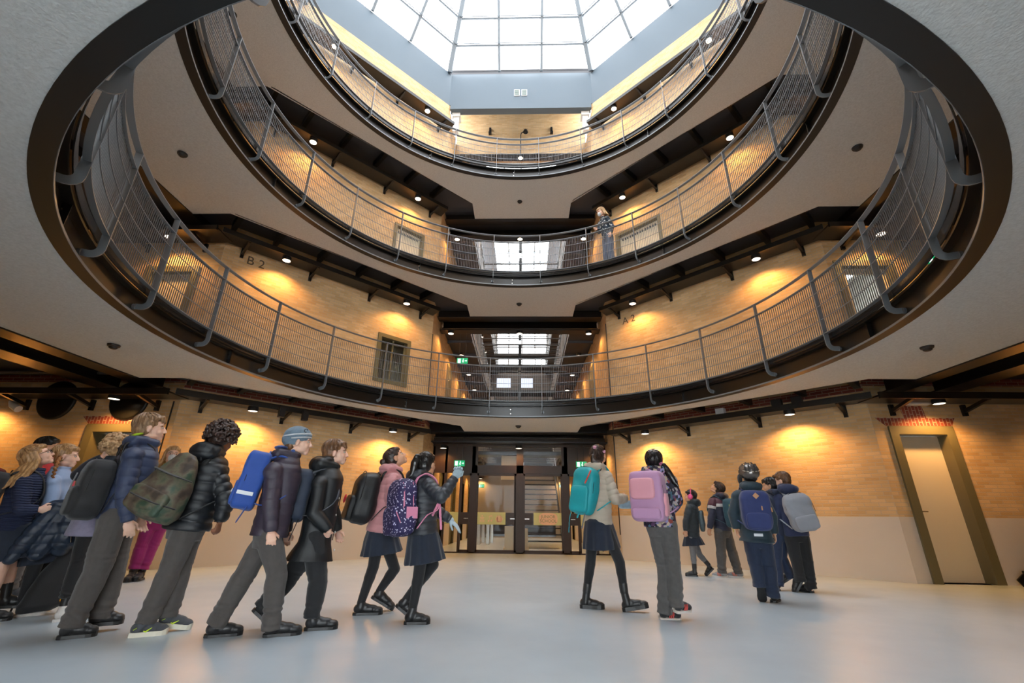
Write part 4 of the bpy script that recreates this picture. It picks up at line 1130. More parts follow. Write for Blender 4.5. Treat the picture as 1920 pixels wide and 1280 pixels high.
# joints of every figure, metres in the hall frame
PJ = {
 'boy_navy': dict(phi=0.8671, j=dict(head=(-2.971,-1.651,1.464), neck=(-2.970,-1.650,1.316), pel=(-3.002,-1.678,0.787), shR=(-2.928,-1.790,1.226), elR=(-2.895,-1.801,0.953), wrR=(-2.840,-1.754,0.755), hipR=(-2.956,-1.736,0.765), knR=(-2.972,-1.743,0.388), anR=(-3.000,-1.768,0.096), heR=(-3.048,-1.808,0.000), toR=(-2.908,-1.695,0.000), elL=(-3.053,-1.506,0.975), wrL=(-2.997,-1.459,0.781), hipL=(-3.029,-1.603,0.764), knL=(-2.986,-1.573,0.388), anL=(-2.989,-1.576,0.115), heL=(-3.035,-1.615,0.041), toL=(-2.897,-1.490,0.040), shL=(-3.133,-1.615,1.226))),
 'boy_camo': dict(phi=1.5194, j=dict(head=(-2.427,-1.522,1.393), neck=(-2.469,-1.551,1.261), pel=(-2.501,-1.574,0.724), shR=(-2.369,-1.583,1.127), elR=(-2.267,-1.534,0.909), wrR=(-2.275,-1.539,0.750), hipR=(-2.475,-1.612,0.694), knR=(-2.514,-1.636,0.380), anR=(-2.555,-1.664,0.104), heR=(-2.627,-1.715,0.000), toR=(-2.438,-1.586,0.000), hipL=(-2.506,-1.521,0.700), knL=(-2.508,-1.526,0.376), anL=(-2.513,-1.530,0.122), heL=(-2.560,-1.562,0.039), toL=(-2.375,-1.429,0.000), shL=(-2.639,-1.569,1.127), elL=(-2.596,-1.517,0.909), wrL=(-2.605,-1.522,0.750))),
 'boy_beanie': dict(phi=0.4837, j=dict(head=(-1.751,-1.559,1.375), neck=(-1.798,-1.584,1.241), pel=(-1.829,-1.600,0.672), shR=(-1.820,-1.748,1.124), elR=(-1.779,-1.761,0.899), wrR=(-1.745,-1.743,0.695), hipR=(-1.796,-1.668,0.652), knR=(-1.707,-1.615,0.401), anR=(-1.687,-1.605,0.068), heR=(-1.724,-1.625,0.000), toR=(-1.496,-1.510,0.000), elL=(-1.823,-1.411,0.910), wrL=(-1.798,-1.398,0.682), hipL=(-1.860,-1.532,0.646), knL=(-1.969,-1.595,0.366), anL=(-2.056,-1.641,0.095), heL=(-2.118,-1.673,0.000), toL=(-1.905,-1.556,0.000), shL=(-1.946,-1.509,1.124))),
 'boy_black': dict(phi=0.4035, j=dict(head=(-1.519,-1.328,1.321), neck=(-1.544,-1.338,1.184), pel=(-1.570,-1.350,0.636), shR=(-1.553,-1.489,1.042), elR=(-1.539,-1.516,0.822), wrR=(-1.426,-1.468,0.697), hipR=(-1.545,-1.420,0.616), knR=(-1.483,-1.388,0.325), anR=(-1.487,-1.390,0.115), heR=(-1.528,-1.408,0.000), toR=(-1.303,-1.317,0.000), elL=(-1.531,-1.153,0.813), wrL=(-1.486,-1.134,0.689), hipL=(-1.605,-1.283,0.617), knL=(-1.732,-1.342,0.339), anL=(-1.872,-1.402,0.161), heL=(-1.940,-1.431,0.132), toL=(-1.844,-1.385,0.045), shL=(-1.659,-1.241,1.042))),
 'girl_pink': dict(phi=0.5308, j=dict(head=(-1.169,-0.678,1.359), neck=(-1.175,-0.680,1.223), pel=(-1.237,-0.698,0.710), shR=(-1.142,-0.807,1.137), elR=(-1.128,-0.833,0.937), wrR=(-1.056,-0.812,0.774), hipR=(-1.223,-0.770,0.684), knR=(-1.245,-0.771,0.379), anR=(-1.310,-0.791,0.108), heR=(-1.372,-0.809,0.000), toR=(-1.123,-0.740,0.000), elL=(-1.055,-0.478,0.976), wrL=(-0.942,-0.444,0.850), hipL=(-1.245,-0.625,0.681), knL=(-1.095,-0.586,0.346), anL=(-1.199,-0.616,0.179), heL=(-1.277,-0.639,0.112), toL=(-1.078,-0.575,0.000), shL=(-1.279,-0.574,1.137))),
 'girl_ponytail': dict(phi=0.6573, j=dict(head=(-0.772,-1.046,1.259), neck=(-0.800,-1.052,1.136), pel=(-0.759,-1.044,0.687), shR=(-0.703,-1.176,1.072), elR=(-0.581,-1.240,0.964), wrR=(-0.491,-1.160,1.125), hipR=(-0.735,-1.107,0.664), knR=(-0.751,-1.106,0.375), anR=(-0.777,-1.112,0.133), heR=(-0.842,-1.125,0.000), toR=(-0.633,-1.086,0.000), shL=(-0.832,-0.935,1.097), elL=(-0.700,-0.880,0.871), wrL=(-0.560,-0.851,0.790), hipL=(-0.785,-0.980,0.659), knL=(-0.665,-0.960,0.421), anL=(-0.856,-0.999,0.170), heL=(-0.950,-1.019,0.112), toL=(-0.799,-0.983,0.000))),
 'girl_cream': dict(phi=0.8072, j=dict(head=(0.925,-0.345,1.447), neck=(0.906,-0.342,1.303), pel=(0.887,-0.339,0.782), shR=(1.002,-0.435,1.220), elR=(1.058,-0.461,0.995), wrR=(1.172,-0.357,1.011), hipR=(0.941,-0.391,0.743), knR=(1.062,-0.407,0.417), anR=(1.084,-0.410,0.170), heR=(1.057,-0.406,0.000), toR=(1.299,-0.446,0.046), shL=(0.780,-0.244,1.239), elL=(0.716,-0.166,1.008), wrL=(0.872,-0.039,0.932), hipL=(0.838,-0.288,0.740), knL=(0.793,-0.284,0.394), anL=(0.745,-0.276,0.147), heL=(0.672,-0.265,0.000), toL=(0.909,-0.299,0.000))),
 'girl_floral': dict(phi=1.0365, j=dict(head=(1.392,-0.768,1.345), neck=(1.390,-0.767,1.230), pel=(1.391,-0.767,0.767), shR=(1.504,-0.835,1.157), elR=(1.551,-0.805,0.969), wrR=(1.540,-0.646,0.887), hipR=(1.446,-0.803,0.737), knR=(1.462,-0.806,0.429), anR=(1.451,-0.803,0.137), heR=(1.430,-0.797,0.064), toR=(1.521,-0.741,0.064), shL=(1.297,-0.705,1.165), elL=(1.289,-0.611,0.997), wrL=(1.398,-0.496,0.902), hipL=(1.357,-0.738,0.734), knL=(1.396,-0.750,0.415), anL=(1.361,-0.740,0.077), heL=(1.310,-0.726,0.000), toL=(1.487,-0.712,0.000))),
 'girl_headphones': dict(phi=2.7787, j=dict(head=(2.894,2.678,1.185), neck=(2.904,2.675,1.068), pel=(2.846,2.694,0.581), shR=(2.964,2.797,1.005), elR=(2.901,2.850,0.789), wrR=(2.854,2.866,0.657), hipR=(2.882,2.761,0.547), knR=(2.948,2.733,0.298), anR=(3.051,2.699,0.164), heR=(3.124,2.674,0.107), toR=(3.015,2.716,0.000), shL=(2.813,2.563,0.999), elL=(2.733,2.559,0.788), wrL=(2.719,2.564,0.662), hipL=(2.810,2.627,0.551), knL=(2.811,2.632,0.295), anL=(2.805,2.634,0.121), heL=(2.843,2.621,0.000), toL=(2.663,2.677,0.000))),
 'boy_burgundy': dict(phi=2.1995, j=dict(head=(3.311,2.554,1.309), neck=(3.315,2.553,1.168), pel=(3.298,2.560,0.661), shR=(3.450,2.622,1.081), elR=(3.461,2.645,0.878), wrR=(3.407,2.666,0.700), hipR=(3.360,2.603,0.622), knR=(3.407,2.580,0.353), anR=(3.444,2.565,0.077), heR=(3.513,2.537,0.000), toR=(3.278,2.636,0.000), shL=(3.158,2.492,1.082), elL=(3.113,2.483,0.857), wrL=(3.078,2.497,0.699), hipL=(3.233,2.517,0.622), knL=(3.212,2.530,0.346), anL=(3.191,2.539,0.091), heL=(3.250,2.515,0.000), toL=(3.044,2.593,0.000))),
 'boy_helmet': dict(phi=1.3073, j=dict(head=(2.771,0.256,1.296), neck=(2.756,0.264,1.159), pel=(2.737,0.272,0.634), shR=(2.873,0.235,1.077), elR=(2.919,0.219,0.860), wrR=(2.920,0.219,0.682), hipR=(2.796,0.259,0.603), knR=(2.812,0.251,0.347), anR=(2.803,0.255,0.089), heR=(2.794,0.259,0.000), toR=(2.899,0.399,0.000), shL=(2.618,0.302,1.077), elL=(2.554,0.326,0.890), wrL=(2.557,0.325,0.731), hipL=(2.688,0.281,0.600), knL=(2.689,0.281,0.353), anL=(2.691,0.281,0.176), heL=(2.666,0.226,0.182), toL=(2.703,0.296,0.000))),
 'boy_hidden': dict(phi=1.9666, j=dict(head=(3.462,1.181,1.262), neck=(3.479,1.172,1.159), pel=(3.473,1.176,0.663), shR=(3.603,1.225,1.074), elR=(3.612,1.246,0.893), wrR=(3.591,1.257,0.760), hipR=(3.515,1.219,0.623), knR=(3.467,1.239,0.374), anR=(3.525,1.209,0.175), heR=(3.588,1.176,0.179), toR=(3.443,1.256,0.077), shL=(3.369,1.113,1.067), elL=(3.320,1.112,0.888), wrL=(3.311,1.117,0.758), hipL=(3.402,1.147,0.624), knL=(3.364,1.172,0.335), anL=(3.344,1.182,0.079), heL=(3.354,1.177,0.000), toL=(3.263,1.219,0.000))),
 'boy_greypack': dict(phi=1.4183, j=dict(head=(3.586,1.084,1.319), neck=(3.608,1.072,1.182), pel=(3.619,1.066,0.668), shR=(3.745,1.050,1.069), elR=(3.812,1.025,0.913), wrR=(3.826,1.131,0.765), hipR=(3.680,1.062,0.618), knR=(3.679,1.061,0.348), anR=(3.673,1.064,0.080), heR=(3.688,1.056,0.000), toR=(3.642,1.129,0.000), shL=(3.486,1.086,1.094), elL=(3.446,1.097,0.870), wrL=(3.489,1.187,0.714), hipL=(3.557,1.071,0.616), knL=(3.560,1.071,0.382), anL=(3.562,1.070,0.154), heL=(3.594,1.053,0.133), toL=(3.511,1.096,0.000))),
 'adult': dict(phi=-0.6499, j=dict(head=(-4.875,1.123,1.584), neck=(-4.868,1.128,1.415), pel=(-4.868,1.128,0.716), shR=(-4.931,1.029,1.319), elR=(-4.909,1.034,1.040), wrR=(-4.883,1.054,0.810), hipR=(-4.883,1.088,0.676), knR=(-4.906,1.072,0.377), anR=(-4.915,1.065,0.114), heR=(-4.914,1.104,0.000), toR=(-4.862,0.953,0.000), shL=(-4.757,1.265,1.327), elL=(-4.695,1.324,1.041), wrL=(-4.677,1.149,0.895), hipL=(-4.818,1.195,0.676), knL=(-4.846,1.171,0.372), anL=(-4.870,1.153,0.106), heL=(-4.867,1.193,0.000), toL=(-4.819,1.042,0.000))),
 'girl_glasses': dict(phi=0.8246, j=dict(head=(-4.167,-1.349,1.263), neck=(-4.160,-1.341,1.132), pel=(-4.166,-1.348,0.676), shR=(-4.086,-1.460,1.031), elR=(-4.031,-1.445,0.822), wrR=(-3.959,-1.367,0.824), hipR=(-4.114,-1.403,0.653), knR=(-4.087,-1.366,0.375), anR=(-4.081,-1.359,0.126), heR=(-4.103,-1.383,0.000), toR=(-3.984,-1.262,0.000), elL=(-4.232,-1.177,0.868), wrL=(-4.175,-1.114,0.871), hipL=(-4.216,-1.292,0.649), knL=(-4.154,-1.232,0.378), anL=(-4.131,-1.207,0.155), heL=(-4.156,-1.234,0.075), toL=(-4.059,-1.121,0.067), shL=(-4.284,-1.277,1.031))),
 'girl_dark': dict(phi=0.6352, j=dict(head=(-5.045,-0.463,1.463), neck=(-5.032,-0.449,1.307), pel=(-5.009,-0.425,0.792), shR=(-4.954,-0.560,1.192), elR=(-4.908,-0.554,0.956), wrR=(-4.835,-0.478,0.804), hipR=(-4.955,-0.475,0.762), knR=(-4.930,-0.442,0.402), anR=(-4.926,-0.437,0.127), heR=(-4.947,-0.460,0.037), toR=(-4.823,-0.336,0.000), hipL=(-5.051,-0.362,0.761), knL=(-4.985,-0.300,0.402), anL=(-4.969,-0.283,0.122), heL=(-4.990,-0.305,0.000), toL=(-4.877,-0.179,0.000), shL=(-5.114,-0.342,1.192), elL=(-5.104,-0.289,0.956), wrL=(-5.031,-0.212,0.804))),
 'girl_braid': dict(phi=0.7871, j=dict(head=(-4.137,-1.121,1.292), neck=(-4.138,-1.122,1.162), pel=(-4.110,-1.094,0.672), shR=(-4.059,-1.234,1.056), elR=(-4.004,-1.221,0.848), wrR=(-3.931,-1.148,0.771), hipR=(-4.057,-1.147,0.648), knR=(-4.048,-1.132,0.378), anR=(-4.050,-1.133,0.119), heR=(-4.067,-1.151,0.000), toR=(-3.940,-1.029,0.000), elL=(-4.173,-0.924,0.900), wrL=(-4.111,-0.862,0.784), hipL=(-4.153,-1.031,0.644), knL=(-4.105,-0.991,0.374), anL=(-4.098,-0.983,0.149), heL=(-4.123,-1.008,0.063), toL=(-4.007,-0.885,0.054), shL=(-4.250,-1.044,1.056))),
 'child_curly': dict(phi=1.0891, j=dict(head=(-3.590,-1.207,1.367), neck=(-3.600,-1.215,1.242), pel=(-3.610,-1.225,0.723), shR=(-3.553,-1.344,1.129), elR=(-3.492,-1.326,0.937), wrR=(-3.445,-1.284,0.776), hipR=(-3.563,-1.277,0.699), knR=(-3.557,-1.265,0.405), anR=(-3.556,-1.265,0.120), heR=(-3.590,-1.295,0.000), toR=(-3.486,-1.207,0.000), shL=(-3.684,-1.120,1.186), elL=(-3.784,-1.309,1.111), wrL=(-3.626,-1.300,1.264), hipL=(-3.642,-1.159,0.696), knL=(-3.612,-1.137,0.402), anL=(-3.585,-1.113,0.143), heL=(-3.605,-1.131,0.060), toL=(-3.495,-1.024,0.052))),
}
def person(spec):
    n = spec['name']; J = {k: V3(v) for k, v in PJ[n]['j'].items()}; phi = PJ[n]['phi']
    s = spec.get('s', 1.0); fem = spec.get('fem', False)
    fwd = V3((math.cos(phi), math.sin(phi), 0)); right = V3((math.sin(phi), -math.cos(phi), 0)); left = -right
    # keep shoulders a sensible width
    mid = (J['shR'] + J['shL'])/2; sw = J['shR'] - J['shL']; wd = np.linalg.norm(sw); tgt = .27*s if wd < .32*s and wd > .2 else .29*s
    for sd in 'RL':
        sg = 1 if sd == 'R' else -1
        new = mid + sw/wd*tgt/2*sg; dl = new - J['sh'+sd]
        J['sh'+sd] = new; J['el'+sd] = J['el'+sd] + dl*.5
    org = V3(((J['anR'][0]+J['anL'][0])/2, (J['anR'][1]+J['anL'][1])/2, spec.get('zbase', 0)))
    ORG[0] = tuple(org)
    up = unit(J['neck'] - J['pel']); hf = math.radians(spec.get('yaw', 0)) + phi; hp = math.radians(spec.get('pitch', 0)); hr = math.radians(spec.get('roll', 0))
    F0 = V3((math.cos(hf)*math.cos(hp), math.sin(hf)*math.cos(hp), math.sin(hp))); U0 = V3((-math.cos(hf)*math.sin(hp), -math.sin(hf)*math.sin(hp), math.cos(hp)))
    L0 = np.cross(U0, F0); U0 = U0*math.cos(hr) + L0*math.sin(hr)
    R = frame(F0, U0); c = J['head']; hs = spec.get('hs', 1.0)*s
    TF = frame(fwd, up)
    # ---------------- body: one continuous surface
    P = Prim()
    head_prims(P, c, R, hs)
    nb = J['neck'] - up*.02
    nk = c + R @ (V3((-.018, 0, -.055))*hs)
    P.cap(nb, nk, .047*s, .043*s, 14)
    pel, neck = J['pel'], J['neck']; tv = neck - pel
    ch = pel + tv*.66; wa = pel + tv*.34
    P.ell(ch, V3((.072, .108, .155))*s, TF); P.ell(wa, V3((.068, .096, .14))*s, TF); P.ell(pel, V3((.080, .108, .09))*s, TF)
    P.cap(J['shR'], J['shL'], .038*s, .038*s)
    for sd in 'RL':
        sg = 1 if sd == 'R' else -1
        P.cap(J['sh'+sd], J['el'+sd], .037*s, .030*s); P.cap(J['el'+sd], J['wr'+sd], .031*s, .0235*s, flat=(1, .85))
        hip, kn, an = J['hip'+sd], J['kn'+sd], J['an'+sd]
        P.cap(hip, kn, .052*s, .047*s); P.cap(kn, an, .046*s, .030*s)
        mid_c = kn + (an-kn)*.3; P.ell(mid_c - unit(np.cross(an-kn, right))*0, V3((.044, .043, .085))*s, frame(fwd, kn-an))
        he, to = J['he'+sd], J['to'+sd]; fd = unit(to-he); L = np.linalg.norm(to-he)
        fu = unit((an - (he+to)/2) - fd*np.dot(an-(he+to)/2, fd))
        P.cap(he + fd*.06*s + fu*.045*s, to - fd*.07*s + fu*.035*s, .024*s, .018*s)
        P.cap(an, he + fd*.06*s + fu*.045*s, .028*s, .024*s)
        hd = spec.get('hand'+sd, {})
        d = J['wr'+sd] - J['el'+sd]
        if 'dir' in hd: d = fwd*hd['dir'][0] + left*hd['dir'][1] + V3((0, 0, hd['dir'][2]))
        pn = hd.get('pn', None); pn = (fwd*pn[0] + left*pn[1] + V3((0, 0, pn[2]))) if pn else left*sg
        if not spec.get('gloves'): hand_prims(P, J['wr'+sd], d, pn, s*spec.get('hands', 1.), hd.get('curl', .45), hd.get('side', -sg), hd.get('fist', False))
        J['hd'+sd] = unit(d); J['pn'+sd] = pn
    body = fuse(P, 'person', SK[spec.get('skin', 'fair')], .0046, 2, None, world_origin=org)
    tag(body, spec['label'], 'person')
    # face details
    eb = spec.get('brow', HM['brown'])
    if spec.get('face', True):
        for y, nm in ((1, 'l'), (-1, 'r')):
            w_ = Prim(); ec = c + R @ (V3((.0702, .0305*y, -.004))*hs); w_.ell(ec, V3((.0105, .0115, .0058))*hs, R, 16, 10)
            e = fuse(w_, 'eye', EYEW, parent=body, remesh=False)
            w_ = Prim(); w_.ell(ec + R @ (V3((.0066, .0004*y, 0))*hs), V3((.0046, .0058, .0056))*hs, R, 14, 8); q = fuse(w_, 'iris', EYEI, parent=body, remesh=False)
            q.parent = e
            mb = MB(); pts = [c + R @ (V3((.0795 - .13*abs(t)**2*.12 - (.004 if t*y > .0 else 0), .0305*y + t*.019, .0085 - .004*t*t*9*0 + .002*math.cos(t*2)))*hs) for t in (-1, -.5, 0, .5, 1)]
            mb.tube([Vector(p) for p in pts], [.0008*hs, .0014*hs, .0015*hs, .0013*hs, .0007*hs], 6); mbo(mb, 'eyelash', eb, body)
            mb = MB(); pts = [c + R @ (V3((.0835 - .005*t*t, .031*y + t*.020, .0215 + .003*(1-t*t)))*hs) for t in (-1, -.5, 0, .5, 1)]
            mb.tube([Vector(p) for p in pts], [.0012*hs, .0026*hs, .0028*hs, .0024*hs, .001*hs], 6); mbo(mb, 'eyebrow', eb, body)
        if not spec.get('mask'):
            w_ = Prim()
            w_.ell(c + R @ (V3((.0815, 0, -.0605))*hs), V3((.0102, .0200, .0045))*hs, R, 16, 8); w_.ell(c + R @ (V3((.0795, 0, -.0695))*hs), V3((.0102, .0165, .0052))*hs, R, 16, 8)
            fuse(w_, 'lips', LIPM, parent=body, remesh=False)
    # ---------------- trousers / skirt / tights
    def leg_segs(r=.08): return [(J['hip'+q], J['kn'+q], r, 0) for q in 'RL'] + [(J['kn'+q], J['an'+q], r*.8, .3) for q in 'RL']
    tr = spec.get('trousers')
    if tr:
        P = Prim(); fl_ = tr.get('flare', 1.0); k = tr.get('w', 1.0)
        P.loft([(pel - up*.10*s, TF[:, 1], TF[:, 0], .115*s, .085*s), (pel - up*.03*s, TF[:, 1], TF[:, 0], .135*s, .105*s), (pel + up*.03*s, TF[:, 1], TF[:, 0], .134*s, .102*s), (pel + up*.09*s, TF[:, 1], TF[:, 0], .122*s, .095*s)])
        for sd in 'RL':
            hip, kn, an = J['hip'+sd], J['kn'+sd], J['an'+sd]; an2 = an + unit(kn-an)*.0 - unit(kn-an)*tr.get('drop', .03)
            P.cap(hip + up*.02, kn, .092*s*k, .070*s*k, 16)
            dd = unit(an2-kn); a_ = unit(np.cross(dd, right)); b_ = np.cross(dd, a_)
            P.ell(kn, V3((.070,.070,.070))*s*k)
            kL = np.linalg.norm(an2-kn)
            P.loft([(kn + dd*t*kL, b_, a_, rr*s*k, rr*s*k*1.06) for t, rr in ((-.02, .069), (.25, .067), (.5, .063*(1+(fl_-1)*.3)), (.75, .058*(1+(fl_-1)*.6)), (.93, .056*fl_), (1.0, .058*fl_))], 20)
        def dp(co, nn, J=J):
            idx, t = seg_param(co, leg_segs())
            low = np.exp(-((t - .55)/.09)**2)
            kn_ = np.exp(-((t - .27)/.06)**2)
            return wrinkle(co, .0026, 17.) + (low*.0045 + kn_*.002)*np.sin(t*110 + wrinkle(co, 4.5, 5.)) + wrinkle(co, .003, 8., 3.)
        fuse(P, 'trousers', tr['m'], .0065, 2, body, dp)
    sk_ = spec.get('skirt')
    if sk_:
        P = Prim(); hemc = V3(sk_['hem']) if 'hem' in sk_ else pel - up*.30*s
        kneemid = (J['knR'] + J['knL'])/2; dn = unit(kneemid*.82 + (pel - up*.3)*.18 - pel)
        Ls = sk_.get('len', .30)*s; w0 = sk_.get('w', 1.0)*1.08
        spread = np.linalg.norm((J['knR']-J['knL']))*.30
        A = TF[:, 1]; Bx = unit(fwd - dn*np.dot(fwd, dn))
        P.loft([(pel + up*.08*s, A, TF[:, 0], .100*s, .082*s), (pel, A, Bx, .138*s, .112*s*w0, .01, 12), (pel + dn*Ls*.5, A, Bx, .146*s, (.124*w0)*s + spread*.3, .03, 12), (pel + dn*(Ls+.03), A, Bx, .154*s, (.136*w0)*s + spread*.6, .05, 12)], 72)
        fuse(P, 'skirt', sk_['m'], .006, 1, body, lambda co, nn: wrinkle(co, .0022, 15.))
    if spec.get('tights'):
        P = Prim(); tm, top = spec['tights']
        for sd in 'RL':
            hip, kn, an = J['hip'+sd], J['kn'+sd], J['an'+sd]
            P.cap(hip, kn, .064*s, .051*s, 16); P.cap(kn, an - unit(kn-an)*.02, .052*s, .035*s, 16); P.ell(kn + (an-kn)*.3, V3((.051, .049, .09))*s, frame(fwd, kn-an))
        fuse(P, 'tights', tm, .0055, 2, body)
    # ---------------- upper clothing
    jk = spec.get('jacket')
    if jk:
        k = jk.get('w', 1.0); hem = jk.get('hem', -.06)*s; P = Prim(); A, Bx = TF[:, 1], TF[:, 0]
        T = np.linalg.norm(tv); top_ = neck + up*.005
        def C(t): return pel + up*t*T
        secs = [(pel + up*hem, .150*jk.get('flare', 1.0), .130*jk.get('flare', 1.0)), (pel + up*(hem*.4+.01), .148*(1+(jk.get('flare', 1.0)-1)*.6), .128), (C(.22), .142, .122), (C(.45), .146, .124), (C(.68), .156, .128), (C(.84), .150, .115), (C(.94), .118, .094), (C(1.02), .078, .074)]
        if jk.get('long'):
            kneemid = (J['knR']+J['knL'])/2; dn = unit(kneemid - pel + fwd*.0)
            secs = [(pel + dn*jk['long'], .190, .180)] + secs[1:]
        P.loft([(cc, A, Bx, a*s*k, b*s*k) for cc, a, b in secs], 36)
        segs = [(pel + up*hem, C(1.0), .15, 0)]
        slv = jk.get('sleeve', 1.0)
        for sd in 'RL':
            sh, el, wr = J['sh'+sd], J['el'+sd], J['wr'+sd]; sh2 = sh + (neck-sh)*.12 - up*.012
            ae = wr + unit(wr-el)*.005
            P.cap(sh2, el, .068*s*k*slv, .058*s*k*slv, 16)
            d2 = unit(ae-el); a_ = unit(np.cross(d2, up + .01)); b_ = np.cross(d2, a_); fl2 = np.linalg.norm(ae-el)
            P.ell(el, V3((.058, .058, .058))*s*k*slv)
            P.loft([(el + d2*t*fl2, a_, b_, r_*s*k*slv, r_*s*k*slv) for t, r_ in ((-.05, .056), (.3, .055), (.6, .050), (.85, .045), (.93, .040), (1.0, .040))], 18)
            segs += [(sh2, el, .06, .02), (el, ae, .05, .02 + np.linalg.norm(el-sh2))]
        P.cap(J['shR'] - up*.01, J['shL'] - up*.01, .062*s*k, .062*s*k, 16)
        if jk.get('collar', True):     # stand collar
            for i in range(14):
                a0, a1 = 2*PI*i/14, 2*PI*(i+1)/14
                q = [neck + up*jk.get('ch', .025)*s + (A*math.cos(t)*.064 + Bx*(math.sin(t)*.062 - .0))*s + fwd*.004 for t in (a0, a1)]
                P.cap(q[0], q[1], jk.get('cr', .022)*s, jk.get('cr', .022)*s, 8)
        if jk.get('hood'):
            hb = neck - fwd*.075*s + up*(.0)*s; h_ = jk['hood']
            P.ell(hb + up*.015*s*h_ - fwd*.01*h_, V3((.062*h_, .118, .058*h_))*s, frame(fwd, up + fwd*.5))
            P.ell(hb + up*.045*s*h_ + fwd*.045, V3((.060, .108, .036*h_))*s, TF)
            for sg in (-1, 1): P.cap(hb + A*.085*s*sg + up*.03*s, neck + fwd*.045*s + A*.062*s*sg + up*.02*s, .034*s*h_, .026*s, 10)
        dsp = quilt(segs, jk.get('period', .055)*s, jk.get('amp', .007), jk.get('sharp', .5)) if jk.get('quilt') else (lambda co, nn: wrinkle(co, jk.get('wr', .004), jk.get('wf', 15.)))
        jo = fuse(P, jk.get('name', 'jacket'), jk['m'], .0068, 2, body, dsp)
        if jk.get('m2'):    # shoulder yoke / second colour by height along the trunk
            pass
        # front zip line
        mb = MB(); pts = [C(t) + Bx*(.1 + .03*0 + (.128 if t < .7 else .128-.10*(t-.7)/.3)*s*k - .1 + .002) for t in (-.02, .2, .45, .68, .84, .97)]
        mb.tube([Vector(p) for p in pts], .004, 6); mbo(mb, 'zip', M['dark'], body)
    # ---------------- shoes
    sh = spec['shoes']
    for sd in 'RL':
        he, to, an = J['he'+sd], J['to'+sd], J['an'+sd]; fd = unit(to-he); L = max(np.linalg.norm(to-he), .20*s); L = min(L, .27*s)
        up_ = (an - (he + fd*L*.3)); fu = unit(up_ - fd*np.dot(up_, fd)); sd_ = np.cross(fu, fd)
        Rr = np.stack([fd, sd_, fu], axis=1)
        def Q(x, y, z): return he + fd*x*L + sd_*y*s + fu*z*s
        P = Prim()
        P.ell(Q(.80, 0, .036), V3((L*.20, .040*s, .028*s)), Rr); P.ell(Q(.55, 0, .045), V3((L*.30, .037*s, .036*s)), Rr); P.ell(Q(.20, 0, .048), V3((L*.19, .034*s, .042*s)), Rr)
        P.cap(Q(.24, 0, .055), he + fd*L*.27 + (an - he - fd*L*.27)*(.80 if sh.get('boot') is None else 1.0), .039*s, .037*s, 14)
        if sh.get('boot'): P.cap(an, an + unit(J['kn'+sd]-an)*.06*s, .041*s, .043*s, 14)
        P.cap(Q(.30, 0, .07), Q(.62, 0, .05), .030*s, .026*s, 12)
        so = fuse(P, 'shoe', sh['m'], .005, 2, body)
        mb = MB(); st_ = sh.get('sole_h', .022)*s
        sk2 = Prim(); sk2.cap(he + fd*L*.26 + fu*.05*s, an, .034*s, .034*s, 14); sk2.cap(an, an + unit(J['kn'+sd]-an)*.10*s, .0345*s, .038*s, 14); fuse(sk2, 'sock', M['dark'], .005, 1, body)
        outl = [(0, 0), (.02, .024), (.12, .034), (.30, .034), (.5, .036), (.70, .043), (.85, .041), (.95, .028), (1.0, .006)]
        ring = outl + [(x, -y) for x, y in outl[::-1][:-1]]
        lo = [he + fd*x*L + sd_*y*s*1.06 - fu*.002 for x, y in ring]; hi = [p + fu*(st_ + .012*s*(1 if x > .9 else 0)) for p, (x, y) in zip(lo, ring)]
        mb.poly([tuple(p) for p in lo]); mb.poly([tuple(p) for p in hi])
        for i in range(len(ring)): j = (i+1) % len(ring); mb.poly([tuple(lo[i]), tuple(lo[j]), tuple(hi[j]), tuple(hi[i])])
        q = mbo(mb, 'sole', sh.get('sole', M['dark']), body, False); q.parent = so; q.location = tuple(-org)
        if sh.get('laces', True):
            mb = MB()
            for t in range(4):
                x = .42 + .07*t; mb.tube([Vector(Q(x, -.022, .066 - .006*t)), Vector(Q(x+.02, 0, .079 - .008*t)), Vector(Q(x, .022, .066 - .006*t))], .0028*s, 6)
            q = mbo(mb, 'laces', sh.get('lace', M['dark']), body); q.parent = so
        if sh.get('stripes'):
            mb = MB()
            for t in range(3): mb.tube([Vector(Q(.42 + .08*t, sg_*.038, .028)) for sg_ in ()] or [Vector(Q(.40 + .08*t, -.0385, .024)), Vector(Q(.44 + .08*t, -.037, .05)), Vector(Q(.46 + .08*t, -.026, .068))], .0045*s, 6)
            for t in range(3): mb.tube([Vector(Q(.40 + .08*t, .0385, .024)), Vector(Q(.44 + .08*t, .037, .05)), Vector(Q(.46 + .08*t, .026, .068))], .0045*s, 6)
            q = mbo(mb, 'stripe', sh['stripes'], body); q.parent = so
        if sh.get('swoosh'):
            mb = MB()
            for y in (-.039, .039):
                mb.tube([Vector(Q(.36, y, .036)), Vector(Q(.42, y*1.0, .030)), Vector(Q(.56, y*.97, .052))], [.003, .006, .0015], 6)
                mb.tube([Vector(Q(.10, y*.9, .045)), Vector(Q(.34, y*.8, .078))], .0022, 6)
            q = mbo(mb, 'side_mark', sh['swoosh'], body); q.parent = so
    # ---------------- hair
    ht = spec.get('hair'); hm = HM[spec.get('hc', 'brown')]
    rad = V3((.100, .083, .086)); hc_ = c + R @ (V3((-.018, 0, .030))*hs)
    def hd(x, y, z): return c + R @ (V3((x, y, z))*hs)
